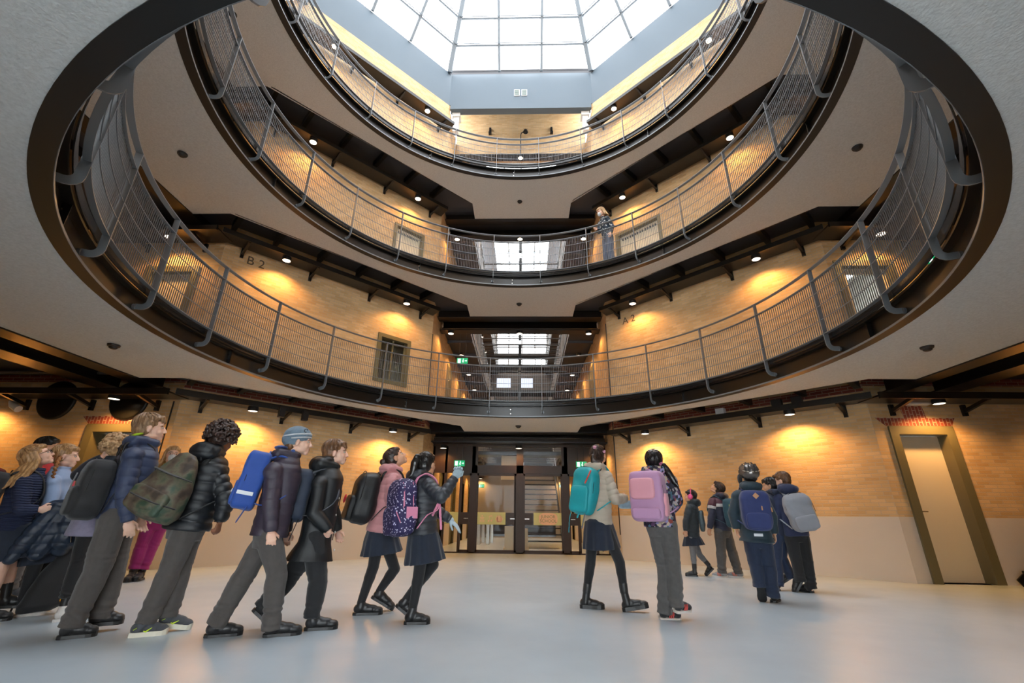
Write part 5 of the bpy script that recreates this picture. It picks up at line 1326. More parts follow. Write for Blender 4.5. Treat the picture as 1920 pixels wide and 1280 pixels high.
    if ht in ('short', 'bun', 'tail', 'long', 'braid', 'curly', 'bob'):
        P = Prim(); hair_cap(P, c, R, hs, 1.0 if ht != 'curly' else 1.2, fringe=spec.get('fringe', True), back=1.15)
        if ht == 'short':
            for y in (-1, 1): P.cap(hd(-.0, .074*y, .03), hd(.012, .070*y, -.002), .016*hs, .006*hs, 8)
            P.cap(hd(.062, -.03, .066), hd(.076, -.036, .044), .026*hs, .012*hs, 8); P.cap(hd(.064, .02, .068), hd(.082, .01, .042), .028*hs, .012*hs, 8)
            P.ell(hd(-.062, 0, -.035), V3((.032, .052, .035))*hs, R)
        if ht == 'bun':
            P.ell(hd(-.125, 0, .035), V3((.034, .036, .038))*hs, R)
        if ht in ('tail',):
            pts = [V3(p) if False else p for p in spec['tail'](c, R, hs, fwd, left)]
            rs = spec.get('tail_r', [.022, .034, .036, .030, .018, .008]); P.chain(pts, [r_*hs for r_ in rs], 12, flat=(1, .7))
        if ht == 'curly':
            rnd = random.Random(3); cr = spec.get('curl_r', .018); span = spec.get('curl_span', -.35)
            for i in range(spec.get('ncurl', 420)):
                u = unit([rnd.gauss(0, 1) for _ in range(3)])
                if u[0] > .45 and u[2] < .35: continue
                if u[2] < span: continue
                rr = spec.get('curl_rad', 1.18)*rnd.uniform(.93, 1.12); p = hc_ + R @ (u*rad*rr*hs)
                P.ell(p, V3([cr*rnd.uniform(.6, 1.0)]*3)*hs, None, 8, 6)
        if ht == 'long':
            for pts, rs in spec['locks'](c, R, hs, fwd, left): P.chain(pts, rs, 10)
        o = fuse(P, 'hair', hm, .0045 if ht != 'curly' else .004, 1, body, (lambda co, nn: wrinkle(co, .0012, 60.)) if ht != 'curly' else (lambda co, nn: wrinkle(co, .003, 70.)))
        if ht in ('short', 'bun', 'tail', 'braid', 'long', 'bob'):
            def ef(r):
                az = r.uniform(-PI, PI); el = r.uniform(-.75, .1) if ht != 'bun' else r.uniform(-.4, .2)
                if abs(az) < 1.0: el = r.uniform(.30, .5) if ht == 'short' else r.uniform(.45, .7)
                elif abs(az) < 1.55: el = r.uniform(-.05, .2)
                return (math.cos(az)*math.cos(el), math.sin(az)*math.cos(el), math.sin(el))
            q = strands(hc_, R, hs, rad*1.0, 150, ef, hm, 'hair_strands', body, seed=len(n), start=(-.1, .1, 1.) if ht == 'short' else (-.3, 0, 1.)); q.parent = o; q.location = tuple(-org)
    if spec.get('extra'): spec['extra'](locals())
    return body, J, TF, dict(c=c, R=R, hs=hs, fwd=fwd, left=left, up=up, s=s, org=org)
# ---------------- bags
def backpack(spec, J, TF, I):
    """a worn rucksack: its own thing"""
    s = I['s']; up, fwd, left = I['up'], I['fwd'], I['left']
    h, w_, d = spec['h']/2, spec['w']/2, spec['d']/2
    til = spec.get('tilt', 0); bup = unit(up*math.cos(til) + fwd*math.sin(til) + left*spec.get('lean', 0)); bk = -unit(fwd - bup*np.dot(fwd, bup)); sd = np.cross(bup, bk)
    c = J['neck'] - up*spec.get('drop', .03) + bk*(.100*s*spec.get('jw', 1.0) + d) - bup*h + V3(spec.get('off', (0, 0, 0)))
    R = np.stack([bk, sd, bup], axis=1); ORG[0] = tuple(c - bup*h)
    rt = empty('backpack', ORG[0]); tag(rt, spec['label'], 'backpack')
    m = spec['m']; m2 = spec.get('m2', m); e = spec.get('e', .42)
    def Q(x, y, z): return c + bk*x + sd*y + bup*z
    P = Prim(); P.rbox(c, R, (d, w_, h), e=e, n=24)
    if spec.get('taper'): P = Prim(); tp = spec['taper']; P.loft([(Q(0, 0, z*h), sd, bk, w_*a, d*b) for z, a, b in tp], 32)
    fuse(P, 'main_body', m, .008, 3, rt, lambda co, nn: wrinkle(co, spec.get('wr', .006), 9., spec['h']*10) + wrinkle(co, .002, 30., 1.))
    P = Prim(); ph = spec.get('ph', .48)
    if spec.get('pocket', True): 
        P.rbox(Q(d*.90, 0, -h + h*ph + .02), R, (d*.30, w_*.80, h*ph), e=.38, n=20); fuse(P, 'front_pocket', m2, .008, 3, rt, lambda co, nn: wrinkle(co, .003, 16., 2.))
    mb = MB(); zh = -h + 2*h*ph + .005
    zx = d*1.02 if not spec.get('pocket', True) else d*1.12
    mb.tube([Vector(Q(zx - .02 - .0*abs(t), t*w_*.7, zh - .02 - .03*t*t)) for t in (-1, -.5, 0, .5, 1)], .0035, 6)
    if not spec.get('taper'): mb.tube([Vector(Q(d*.5*(1), y_*w_*1.0, z_*h)) for y_, z_ in ((-.98, -.1), (-.97, .4), (-.8, .78), (-.4, .97), (0, 1.01), (.4, .97), (.8, .78), (.97, .4), (.98, -.1))], .0035, 6)
    mbo(mb, 'zip', spec.get('zipm', M['dark']), rt)
    # top handle
    mb = MB(); mb.tube([Vector(Q(-d*.6, t*.035, h + .022*(1-t*t) - .003)) for t in (-1.2, -1, -.5, 0, .5, 1, 1.2)], .006, 8); mbo(mb, 'top_handle', spec.get('sm', m2), rt)
    # shoulder straps: over the shoulder and back under the arm
    jr = .125*s*spec.get('jw', 1.0)
    for sg, q in ((1, 'L'), (-1, 'R')):
        if q in spec.get('nostrap', ''): continue
        A = TF[:, 1]*sg; base = J['neck'] - up*.02
        sh_ = J['sh'+q]; inn = base + (sh_-base)*.62
        pts = [Q(-d*.9, sg*.055*(1 if np.dot(sd, TF[:, 1]) > 0 else -1), h*.80), inn - fwd*.085*s + up*.045*s, inn + up*.078*s, inn + fwd*.085*s + up*.035*s, inn + fwd*(jr+.01) - up*.07*s, inn + fwd*(jr+.008) - up*.16*s + A*.02, inn + fwd*.06*s + A*.075*s - up*.24*s, inn - fwd*.04*s + A*.085*s - up*.28*s, Q(-d*.9, sg*w_*.85*(1 if np.dot(sd, TF[:, 1]) > 0 else -1), -h*.72)]
        P = Prim(); wd = spec.get('sw', .024)
        # smooth the path
        Pn = []
        for i in range(len(pts)-1):
            for t in (0, .33, .66):
                p0 = pts[max(i-1, 0)]; p1 = pts[i]; p2 = pts[i+1]; p3 = pts[min(i+2, len(pts)-1)]
                Pn.append(.5*((2*p1) + (-p0+p2)*t + (2*p0-5*p1+4*p2-p3)*t*t + (-p0+3*p1-3*p2+p3)*t**3))
        Pn.append(pts[-1])
        for i in range(len(Pn)-1):
            rr = wd if i < 15 else wd*.5; P.cap(Pn[i], Pn[i+1], rr, rr if i != 14 else wd*.5, 10, flat=(1, .38), ref=TF[:, 1])
        fuse(P, 'shoulder_strap', spec.get('sm', m2), .006, 1, rt)
    for fn in spec.get('extras', []): fn(rt, Q, dict(h=h, w=w_, d=d, c=c, R=R, bk=bk, sd=sd, up=bup))
    return rt
def ex_strip(x, y0, y1, z0, z1, m, name='reflective_strip', t=.004):
    def f(rt, Q, I):
        mb = MB(); xx = x*I['d']
        a = [Q(xx, y0*I['w'], z0*I['h']), Q(xx, y1*I['w'], z0*I['h']), Q(xx, y1*I['w'], z1*I['h']), Q(xx, y0*I['w'], z1*I['h'])]; b = [p + I['bk']*t for p in a]
        mb.poly([tuple(p) for p in a]); mb.poly([tuple(p) for p in b])
        for i in range(4): j = (i+1) % 4; mb.poly([tuple(a[i]), tuple(a[j]), tuple(b[j]), tuple(b[i])])
        mbo(mb, name, m, rt, False)
    return f
def ex_tube(pts, r, m, name, flat=1.0):
    def f(rt, Q, I):
        P = Prim(); q = [Q(x*I['d'], y*I['w'], z*I['h']) for x, y, z in pts]
        for i in range(len(q)-1): P.cap(q[i], q[i+1], r, r, 10, flat=(1, flat), ref=I['sd'])
        fuse(P, name, m, .005, 1, rt)
    return f
def ex_ball(x, y, z, r, m, name):
    def f(rt, Q, I):
        P = Prim(); P.ell(Q(x*I['d'], y*I['w'], z*I['h']), V3(r), I['R']); fuse(P, name, m, parent=rt, remesh=False)
    return f
def ex_side(sgn, x0, x1, z0, z1, m, name, t=.004):
    def f(rt, Q, I):
        mb = MB(); a = [Q(x*I['d'], sgn*1.0*I['w'], z*I['h']) for x, z in ((x0, z0), (x1, z0), (x1, z1), (x0, z1))]; b = [p + I['sd']*sgn*t for p in a]
        mb.poly([tuple(p) for p in a]); mb.poly([tuple(p) for p in b])
        for i in range(4): j = (i+1) % 4; mb.poly([tuple(a[i]), tuple(a[j]), tuple(b[j]), tuple(b[i])])
        mbo(mb, name, m, rt, False)
    return f
C_ = {}
def cm(k, *a, **kw):
    if k not in C_: C_[k] = cloth(k, *a, **kw)
    return C_[k]
GREYT = cm('charcoal_school_wool', '504b48', .85, .4, '413d3b', bump=.3)
NAVY = cm('navy_school_wool', '1d2636', .85)
NAVYP = cm('navy_puffer_nylon', '2f3a57', .5, .25, '28314a', sheen=.1)
BLKP = cm('black_puffer_nylon', '1d2024', .36, .2, sheen=0)
PLUM = cm('dark_plum_nylon', '3b3340', .42, .3, '2e2834', sheen=0)
TIGHT = cm('black_knit_tights', '15161a', .8)
PINKP = cm('dusty_pink_puffer', 'c98a8c', .55, .2, 'ba7b7e')
CREAM = cm('cream_puffer', 'b9ab98', .55, .2, 'a89a86')
SHB = dict(m=cm('black_shoe_leather', '222224', .4, bump=.1), sole=M['dark'])
WHT = cm('white_shoe_leather', 'd9d4ce', .5)
REFL = mat('silver_reflective_tape', 'c9ccd0', .3)
def multi(name, cols, scale, sharp=True, dots=None, base=None, rough=.7):
    """patterned cloth: voronoi patches of several colours, or dots on a base"""
    k = NT(name); tc = k.n('ShaderNodeTexCoord')
    vo = k.n('ShaderNodeTexVoronoi', Scale=scale); k.l(tc, 'Object', vo, 'Vector')
    cr = k.n('ShaderNodeValToRGB'); cr.color_ramp.interpolation = 'CONSTANT'
    els = cr.color_ramp.elements
    if dots:
        k.l(vo, 'Distance', cr, 0); els[0].color = srgb(dots); els[1].color = srgb(base); els[1].position = .30
    else:
        sp = k.n('ShaderNodeSeparateColor'); k.l(vo, 'Color', sp, 0); k.l(sp, 0, cr, 0)
        els[0].color = srgb(cols[0]); els[1].color = srgb(cols[1]); els[1].position = 1/len(cols)
        for i, c in enumerate(cols[2:]): e = els.new((i+2)/len(cols)); e.color = srgb(c)
    k.l(cr, 0, k.b, 'Base Color'); k.b.inputs['Roughness'].default_value = rough
    return k.m
def camo():
    k = NT('green_brown_camouflage'); tc = k.n('ShaderNodeTexCoord'); nz = k.n('ShaderNodeTexNoise', Scale=9., Detail=3.); k.l(tc, 'Object', nz, 'Vector')
    cr = k.n('ShaderNodeValToRGB'); k.l(nz, 0, cr, 0); e = cr.color_ramp.elements
    e[0].position = .38; e[0].color = srgb('3a3028'); e[1].position = .66; e[1].color = srgb('2f4434')
    for p, c in ((.46, '524539'), (.54, '5e5a48')): x = e.new(p); x.color = srgb(c)
    k.l(cr, 0, k.b, 'Base Color'); k.b.inputs['Roughness'].default_value = .55
    return k.m
CAMO = camo()
FLORAL = multi('floral_print_fabric', ['1d1b2b', '2b2640', '8a86b0', '1d1b2b', 'a39a9a', '5a3a5c', '201d2e', '4a6a7a', '8c4038', 'b8a890'], 42)
DOTN = multi('navy_white_dot_fabric', None, 46, dots='c9c4dc', base='2a2350')
STAR = multi('dark_blue_bird_print', None, 20, dots='c8c8c2', base='1c2a38')
def knit():
    k = NT('navy_cable_knit'); tc = k.n('ShaderNodeTexCoord'); wv = k.n('ShaderNodeTexWave', Scale=16., Distortion=2.5); wv.bands_direction = 'Z'; k.l(tc, 'Object', wv, 'Vector')
    k.b.inputs['Base Color'].default_value = srgb('232c48'); k.b.inputs['Roughness'].default_value = .9
    bp = k.n('ShaderNodeBump', Strength=.8, Distance=.012); k.l(wv, 'Fac', bp, 'Height'); k.l(bp, 0, k.b, 'Normal'); return k.m
KNIT = knit()
people = {}
def go(spec): 
    b, J, TF, I = person(spec); people[spec['name']] = (b, J, TF, I); return b, J, TF, I
def bag(n, **kw): b, J, TF, I = people[n]; return backpack(kw, J, TF, I)
def add_c(n):   # restore origin for extra children of a figure
    ORG[0] = tuple(people[n][3]['org']); return people[n]

# 1 boy in the navy puffer
go(dict(name='boy_navy', label='ash-brown-haired boy in navy quilted puffer with lime hood lining and charcoal trousers', s=1.08, yaw=-10, pitch=6, hair='short', hc='ash', skin='fair',
   jacket=dict(m=NAVYP, quilt=True, period=.062, amp=.008, hem=-.03, hood=.9, w=.95, ch=.03, cr=.024), trousers=dict(m=GREYT, w=1.02, flare=1.12), shoes=dict(SHB), handR=dict(curl=.45)))
b, J, TF, I = add_c('boy_navy')
P = Prim(); nk = J['neck']; f, l = I['fwd'], I['left']
P.ell(nk - f*.070 + V3((0, 0, .082)), V3((.050, .070, .016)), frame(f, V3((-.45*f[0], -.45*f[1], 1)))); fuse(P, 'lime_hood_lining', mat('lime_lining', 'a8c92a', .6), parent=b, remesh=False)
bag('boy_navy', label='plain black rucksack on the boy in the navy puffer', h=.43, w=.30, d=.20, m=cm('black_cordura', '17171a', .7), tilt=.0, drop=.15, e=.5,
    extras=[ex_tube([(1.1, -.9, .5), (1.2, -.4, .1), (1.25, .2, -.1)], .006, cm('silver_piping', '77777a', .5), 'piping')], sm=M['dark'])
# 2 boy with curly hair, camouflage pack
go(dict(name='boy_camo', label='boy with dark curly hair in shiny black puffer jacket, charcoal trousers and grey-lime trainers', s=1.03, yaw=2, pitch=-14, hair='curly', hc='curl', skin='brown', curl_rad=1.34, curl_r=.0125, ncurl=1300, curl_span=-.55,
   jacket=dict(m=BLKP, quilt=True, period=.070, amp=.013, hem=-.04, hood=1.35, w=1.05, sharp=.6, slv=1.1), trousers=dict(m=GREYT, flare=1.1),
   shoes=dict(m=cm('grey_knit_trainer', '43464c', .7), sole=mat('cream_foam_sole', 'd8d2c0', .6), swoosh=mat('lime_shoe_mark', 'c4e02a', .5), sole_h=.03), handR=dict(curl=.7, fist=True)))
bag('boy_camo', label='green and brown camouflage rucksack on the curly-haired boy', h=.50, w=.38, d=.23, m=CAMO, tilt=.14, drop=.06, lean=-.28, e=.6, pocket=True, ph=.36, m2=CAMO, sm=cm('black_webbing', '151516', .7),
    off=(.0, .0, 0), taper=[(-1, .35, .5), (-.93, .8, .95), (-.7, 1.0, 1.25), (-.3, 1.0, 1.15), (.2, .85, .9), (.6, .66, .6), (.9, .45, .35), (1, .2, .2)],
    extras=[ex_tube([(.35, -.84, .30), (.80, -.55, .29), (.86, 0, .28), (.80, .55, .29), (.35, .84, .30)], .020, cm('black_webbing', '151516', .7), 'cross_strap', .25), ex_tube([(.5, -.98, -.50), (1.1, -.6, -.52), (1.18, 0, -.53), (1.1, .6, -.52), (.5, .98, -.50)], .024, cm('black_webbing', '151516', .7), 'base_strap', .25)])
# 3 boy with beanie
def beanie(L):
    R, hs, c, body = L['R'], L['hs'], L['c'], L['body']
    P = Prim(); P.ell(c + R @ (V3((-.014, 0, .046))*hs), V3((.105, .088, .080))*hs, R, 24, 14); P.ell(c + R @ (V3((-.038, 0, .018))*hs), V3((.088, .082, .07))*hs, R, 24, 14)
    o = fuse(P, 'beanie', cm('grey_blue_knit', '6f8596', .85, bump=.5), .005, 2, body)
    # brim bands follow the head
    for dz, m in ((.0, 'd5d9dc'), (.014, '6f8596'), (.026, 'd5d9dc')):
        mb = MB(); pts = []
        for k in range(33):
            a = 2*PI*k/32; x = -.014 + .104*math.cos(a)*math.sqrt(1-((dz+.022-.046 + .012*math.cos(a))/.082)**2); y = .087*math.sin(a)*math.sqrt(1-((dz+.022-.046 + .012*math.cos(a))/.082)**2)
            pts.append(Vector(c + R @ (V3((x, y, .022 + dz + .012*math.cos(a)))*hs)))
        mb.tube(pts, .0062*hs if m[0] == 'd' else .0068*hs, 8); q = mbo(mb, 'knitted_band', cm('band_' + m, m, .85, bump=.5), body); q.parent = o
    mb = MB(); p0 = c + R @ (V3((.045, -.070, .080))*hs)
    mb.tube([Vector(p0 + R @ (V3((.013*math.cos(a), -.003, .013*math.sin(a)))*hs)) for a in [k*.5 for k in range(11)]], .003*hs, 6); q = mbo(mb, 'round_badge', M['dark'], body); q.parent = o
    P = Prim(); P.ell(c + R @ (V3((-.055, 0, -.03))*hs), V3((.045, .062, .05))*hs, R); fuse(P, 'hair', HM['brown'], .005, 1, body)
go(dict(name='boy_beanie', label='boy in grey-blue striped beanie and dark plum quilted jacket striding right', s=1.03, yaw=-3, pitch=2, hair=None, skin='fair', extra=beanie,
   jacket=dict(m=PLUM, quilt=True, period=.075, amp=.006, hem=-.02, hood=.8, w=1.0, flare=1.05), trousers=dict(m=GREYT, flare=1.08), shoes=dict(SHB, sole_h=.02), handR=dict(curl=.6), handL=dict(curl=.8)))
b, J, TF, I = add_c('boy_beanie')
P = Prim(); nk = J['neck']; P.ell(nk - I['fwd']*.07 + I['up']*.075, V3((.055, .095, .018)), frame(I['fwd'], V3((0, 0, 1)))); P.cap(nk + I['fwd']*.02 + TF[:, 1]*-.075 + I['up']*.045, nk + I['fwd']*.06 - TF[:, 1]*.05 - I['up']*.05, .018, .016)
fuse(P, 'blue_hood_lining', cm('bright_blue_lining', '2c4a8c', .6), .005, 1, b)
BLUE = cm('royal_blue_nylon', '1c4aa0', .6, .2, '183f8a')
bag('boy_beanie', label='royal blue square-sided rucksack with white reflective strip on the beanie boy', h=.44, w=.28, d=.17, m=BLUE, m2=BLUE, tilt=.10, drop=.0, e=.3, wr=.0015, off=(0, 0, -.0), ph=.42, jw=1.05,
    extras=[ex_strip(1.19, -.62, .62, -.50, -.38, REFL), ex_side(1, -.55, .75, -.52, -.40, REFL, 'reflective_strip'), ex_tube([(-.4, .9, -.9), (-.1, .95, -1.35)], .016, BLUE, 'loose_strap', .3)])
# 4 boy in the long black coat
go(dict(name='boy_black', label='brown-haired boy in long black padded coat with pale snap buttons', s=1.0, yaw=-6, pitch=4, hair='short', hc='brown', skin='fair',
   jacket=dict(m=cm('black_coat_shell', '16191c', .42, .2, sheen=0), name='coat', hem=-.12, hood=1.3, w=1.0, flare=1.12, long=.17, wr=.006, wf=11.), trousers=dict(m=cm('black_wool', '1e1f22', .85)), shoes=dict(SHB), handR=dict(dir=(-.2, .7, -.7), curl=1.1, fist=True), hands=.9, handL=dict(curl=.5)))
b, J, TF, I = add_c('boy_black'); tv = J['neck'] - J['pel']
for k in range(5):
    t = .80 - k*.24; P = Prim(); p = J['pel'] + tv*t + I['fwd']*(.118 + (.02 if t < .3 else 0) + (.02 if t < 0 else 0)) - TF[:, 1]*.055; P.ell(p, V3((.006, .010, .010)), TF, 12, 8); fuse(P, 'snap_button', mat('pearl_button', 'd8d6cf', .3) if k == 0 else bpy.data.materials['pearl_button'], parent=b, remesh=False)
NAVB = cm('dark_navy_nylon', '1c2a40', .6)
bag('boy_black', label='dark navy rucksack on the boy in the long black coat', h=.42, w=.28, d=.17, m=NAVB, tilt=.04, drop=.03, sm=cm('grey_navy_webbing', '50525c', .6), extras=[ex_tube([(-.5, .9, -.9), (-.3, .95, -1.35), (-.2, .95, -1.6)], .010, M['dark'], 'loose_strap', .4)])
# 5 girl in pink
go(dict(name='girl_pink', label='girl in dusty pink puffer and navy skirt, dark hair in a bun, face tipped upward', s=.99, yaw=-18, pitch=38, hair='bun', hc='dbrown', skin='tan', fem=True, hs=.98,
   jacket=dict(m=PINKP, quilt=True, period=.07, amp=.010, hem=-.05, hood=1.0, w=.98), skirt=dict(m=NAVY, len=.20, w=1.0), tights=(TIGHT, 0), shoes=dict(SHB)))
b, J, TF, I = add_c('girl_pink')
P = Prim(); q = I['c'] + I['R'] @ (V3((-.100, 0, .045))*I['hs']); P.ell(q, V3((.010, .022, .022)), I['R']); fuse(P, 'hair_tie', cm('grey_scrunchie', '9b9494', .8), parent=b, remesh=False)
bag('girl_pink', label='black rucksack with red edge light on the girl in the pink puffer', h=.48, w=.32, d=.23, m=cm('black_nylon_pack', '17181a', .45, sheen=0), tilt=.06, drop=.06, e=.6, sm=M['dark'], wr=.008, extras=[ex_ball(1.35, -.3, -.15, (.012, .02, .04), mat('red_tail_tag', 'e03a44', .4), 'red_tag')])
# 6 girl with ponytail
def tail6(c, R, hs, f, l):
    b0 = c + R @ (V3((-.085, 0, .062))*hs); return [b0, b0 - f*.035 + V3((0, 0, .005)), b0 - f*.060 - V3((0, 0, .05)), b0 - f*.068 - V3((0, 0, .11)), b0 - f*.085 - V3((0, 0, .16)), b0 - f*.12 - V3((0, 0, .20))]
GLOVE = cm('pale_blue_knit_glove', 'a9bcc4', .85, .2, '93a6b0')
go(dict(name='girl_ponytail', label='girl with long black ponytail, charcoal puffer and pale blue gloves, one arm raised', s=.97, yaw=28, pitch=10, hair='tail', hc='black', skin='tan', fem=True, tail=tail6, gloves=True, brow=HM['black'],
   jacket=dict(m=cm('charcoal_puffer', '33363c', .36, .2, '272a2f', sheen=0), quilt=True, period=.055, amp=.009, hem=-.03, hood=1.1, w=.95), skirt=dict(m=NAVY, len=.22, w=1.0), tights=(TIGHT, 0), shoes=dict(SHB)))
b, J, TF, I = add_c('girl_ponytail')
for q, d, pn, cu in (('R', V3((.35, .1, .9)), V3((0, -1, .1)), .5), ('L', V3((.75, .1, -.65)), V3((.3, .2, -1)), .15)):
    P = Prim(); hand_prims(P, J['wr'+q], d, pn, 1.12, cu, -1 if q == 'R' else 1, q == 'R'); P.cap(J['wr'+q] - unit(d)*.035, J['wr'+q] + unit(d)*.02, .032, .028); fuse(P, 'glove', GLOVE, .0042, 1, b)
P = Prim(); q = I['c'] + I['R'] @ (V3((-.092, 0, .064))*I['hs']); P.ell(q, V3((.012, .024, .024)), I['R']); fuse(P, 'hair_tie', cm('white_tie', 'd8d3cf', .8), parent=b, remesh=False)
PK = cm('bubblegum_pink_trim', 'dd8aa8', .6, .15, 'd07a9a')
bag('girl_ponytail', label='navy rucksack with white dots and pink trim on the ponytail girl', h=.48, w=.32, d=.20, m=DOTN, m2=DOTN, tilt=.08, drop=.02, sm=PK, zipm=PK, e=.55, jw=.9, off=(.0, .0, 0), lean=.06,
    extras=[ex_side(1, -.75, .25, -.42, -.04, PK, 'pink_pocket_panel'), ex_tube([(.45, .9, .62), (.45, 1.0, .0)], .009, PK, 'pink_strap', .5), ex_tube([(-.35, .85, .80), (-.35, 1.0, .0)], .009, PK, 'pink_strap', .5), ex_tube([(.7, .95, -.55), (1.0, .8, -.2)], .007, PK, 'pink_zip_edge', .6)])
# side strap hanging in front of her hip
b, J, TF, I = add_c('girl_ponytail')
P = Prim(); u, f = I['up'], I['fwd']; sh = J['pel'] + u*.22 + f*.07 - TF[:, 1]*.13; P.cap(sh + f*.05 + u*.06, sh - f*.04 - u*.09, .013, .013, flat=(1, .3), ref=f); P.cap(sh + f*.03 + u*.04, sh + f*.04 - u*.20, .013, .013, flat=(1, .3), ref=f); fuse(P, 'pink_side_strap', PK, .004, 1, b)
# 7 girl in cream with turquoise pack
def tail7(c, R, hs, f, l):
    b0 = c + R @ (V3((-.085, .0, .045))*hs); return [b0, b0 - f*.02 - V3((0, 0, .03)), b0 - f*.02 - V3((0, 0, .07)), b0 + f*.01 + l*-.05 - V3((0, 0, .10)), b0 + f*.01 + l*-.06 - V3((0, 0, .14)), b0 + l*-.06 - V3((0, 0, .17))]
go(dict(name='girl_cream', label='girl in cream quilted jacket, navy skirt and black ankle boots seen from behind', s=.99, yaw=10, pitch=28, hair='tail', hc='dbrown', skin='tan', fem=True, tail=tail7,
   jacket=dict(m=CREAM, quilt=True, period=.055, amp=.009, hem=-.03, hood=.95, w=.95), skirt=dict(m=cm('navy_pleated_wool', '1a2334', .85), len=.22, w=1.12), tights=(TIGHT, 0),
   shoes=dict(m=cm('black_boot_leather', '1d1d1e', .42, bump=.1), boot=True, sole=M['dark'], sole_h=.034, laces=False), handR=dict(dir=(.9, .2, .1), curl=.6), handL=dict(curl=.6)))
b, J, TF, I = add_c('girl_cream')
for x, y, z, r in ((-.06, -.01, .105, .024), (-.02, -.084, .04, .016)):
    P = Prim()
    for k in range(9): P.ell(I['c'] + I['R'] @ (V3((x + .014*math.cos(k*.7), y + .012*math.sin(k*.7), z + .010*math.sin(k*1.9)))*I['hs']), V3((r*.5,)*3), None, 8, 6)
    fuse(P, 'pink_scrunchie', cm('pink_scrunchie', 'd493a8', .8), .004, 1, b)
TEAL = cm('turquoise_ripstop', '139aa2', .5, .2, '0f858e', sheen=0)
bag('girl_cream', label='tall turquoise hiking rucksack with coral zip on the girl in the cream jacket', h=.47, w=.27, d=.18, m=TEAL, tilt=.10, drop=.02, e=.55, sm=TEAL, lean=-.06, off=(0, 0, 0), ph=.55, jw=.95, wr=.006,
    extras=[ex_tube([(.9, .80, .80), (1.08, .70, .55), (1.1, .50, .28)], .011, cm('coral_zip_flap', 'd24a3c', .6), 'coral_zip', .5), ex_tube([(.6, -.75, -.8), (.7, -.8, -1.2), (.6, -.8, -1.75)], .007, TEAL, 'loose_strap', .4), ex_tube([(.9, .1, -.95), (1.0, .05, -1.12)], .012, TEAL, 'bottom_loop', .4), ex_tube([(.5, .45, -.85), (.6, .35, -1.5)], .011, cm('grey_webbing', '6f7276', .7), 'hanging_belt', .3)])
ORG[0] = tuple(J['wrR'] + V3((.0, .02, -.03)))
P = Prim(); P.rbox(V3(ORG[0]) - V3((0, 0, .03)), frame(V3((.9, .3, .2)), V3((0, 0, 1))), (.075, .03, .042), e=.5); o = fuse(P, 'pouch', cm('pale_blue_plastic', 'a8c4d4', .4), .006, 2, None, world_origin=ORG[0]); tag(o, 'small pale blue pouch in the hand of the girl in the cream jacket', 'pouch')
# 8 girl in floral jacket, pink pack
def tail8(c, R, hs, f, l):
    b0 = c + R @ (V3((-.075, -.055, .0))*hs); r = -l; return [b0, b0 + r*.03 - V3((0, 0, .02)), b0 + r*.06 - V3((0, 0, .07)), b0 + r*.085 - V3((0, 0, .12)), b0 + r*.11 - V3((0, 0, .17)), b0 + r*.14 - V3((0, 0, .21))]
go(dict(name='girl_floral', label='girl in dark floral print jacket and charcoal trousers, black ponytail held by a pink flower', s=.98, yaw=15, pitch=32, hair='tail', hc='black', skin='tan', fem=True, tail=tail8, tail_r=[.018, .03, .034, .034, .026, .010], hs=1.02,
   jacket=dict(m=FLORAL, hem=-.02, hood=.8, w=1.0, wr=.004), trousers=dict(m=cm('mid_grey_wool', '565453', .85), flare=1.15, w=.98), handL=dict(curl=.7), handR=dict(curl=.7),
   shoes=dict(m=cm('black_canvas_trainer', '222226', .7), sole=mat('white_rubber_sole', 'd8cfc6', .6), stripes=mat('coral_stripes', 'e0554e', .5))))
b, J, TF, I = add_c('girl_floral')
P = Prim(); q = I['c'] + I['R'] @ (V3((-.080, -.058, -.002))*I['hs'])
for k in range(6): P.ell(q + I['R'] @ V3((-.006, .018*math.cos(k*1.05), .018*math.sin(k*1.05))), V3((.010, .012, .012)), None, 10, 6)
P.ell(q + I['R'] @ V3((-.014, 0, 0)), V3((.008,)*3)); fuse(P, 'pink_flower_tie', cm('pink_flower', 'd47a9a', .7), .004, 1, b)
mb = MB()
for sg in (-1, 1): mb.tube([Vector(I['c'] + I['R'] @ (V3((-.035 + .018*math.sin(k*.4), sg*.026 + .022*math.cos(k*.4), .118 - .0*k))*I['hs'])) for k in range(17)], .0028, 6)
mbo(mb, 'spectacles_on_head', M['chrome'], b)
MAUVE = cm('mauve_pink_nylon', 'b487ab', .5, .15, 'a87ca2'); SALM = cm('salmon_pink_nylon', 'd996a2', .5, .15, 'cf8b98')
bag('girl_floral', label='boxy mauve and salmon pink rucksack on the girl in the floral jacket', h=.44, w=.31, d=.20, m=MAUVE, m2=MAUVE, tilt=.0, drop=.0, e=.32, sm=MAUVE, ph=.22, wr=.0015, off=(-.03, 0, 0), jw=1.0,
    extras=[lambda rt, Q, I_: (lambda P: (P.rbox(Q(I_['d']*.98, -.12*I_['w'], I_['h']*.27), I_['R'], (I_['d']*.30, I_['w']*.72, I_['h']*.42), e=.35), fuse(P, 'upper_pocket', SALM, .008, 3, rt)))(Prim()),
            lambda rt, Q, I_: (lambda P: (P.rbox(Q(0, I_['w']*.92, -I_['h']*.35), I_['R'], (I_['d']*.55, I_['w']*.20, I_['h']*.45), e=.4), fuse(P, 'side_pocket', SALM, .008, 3, rt)))(Prim())])
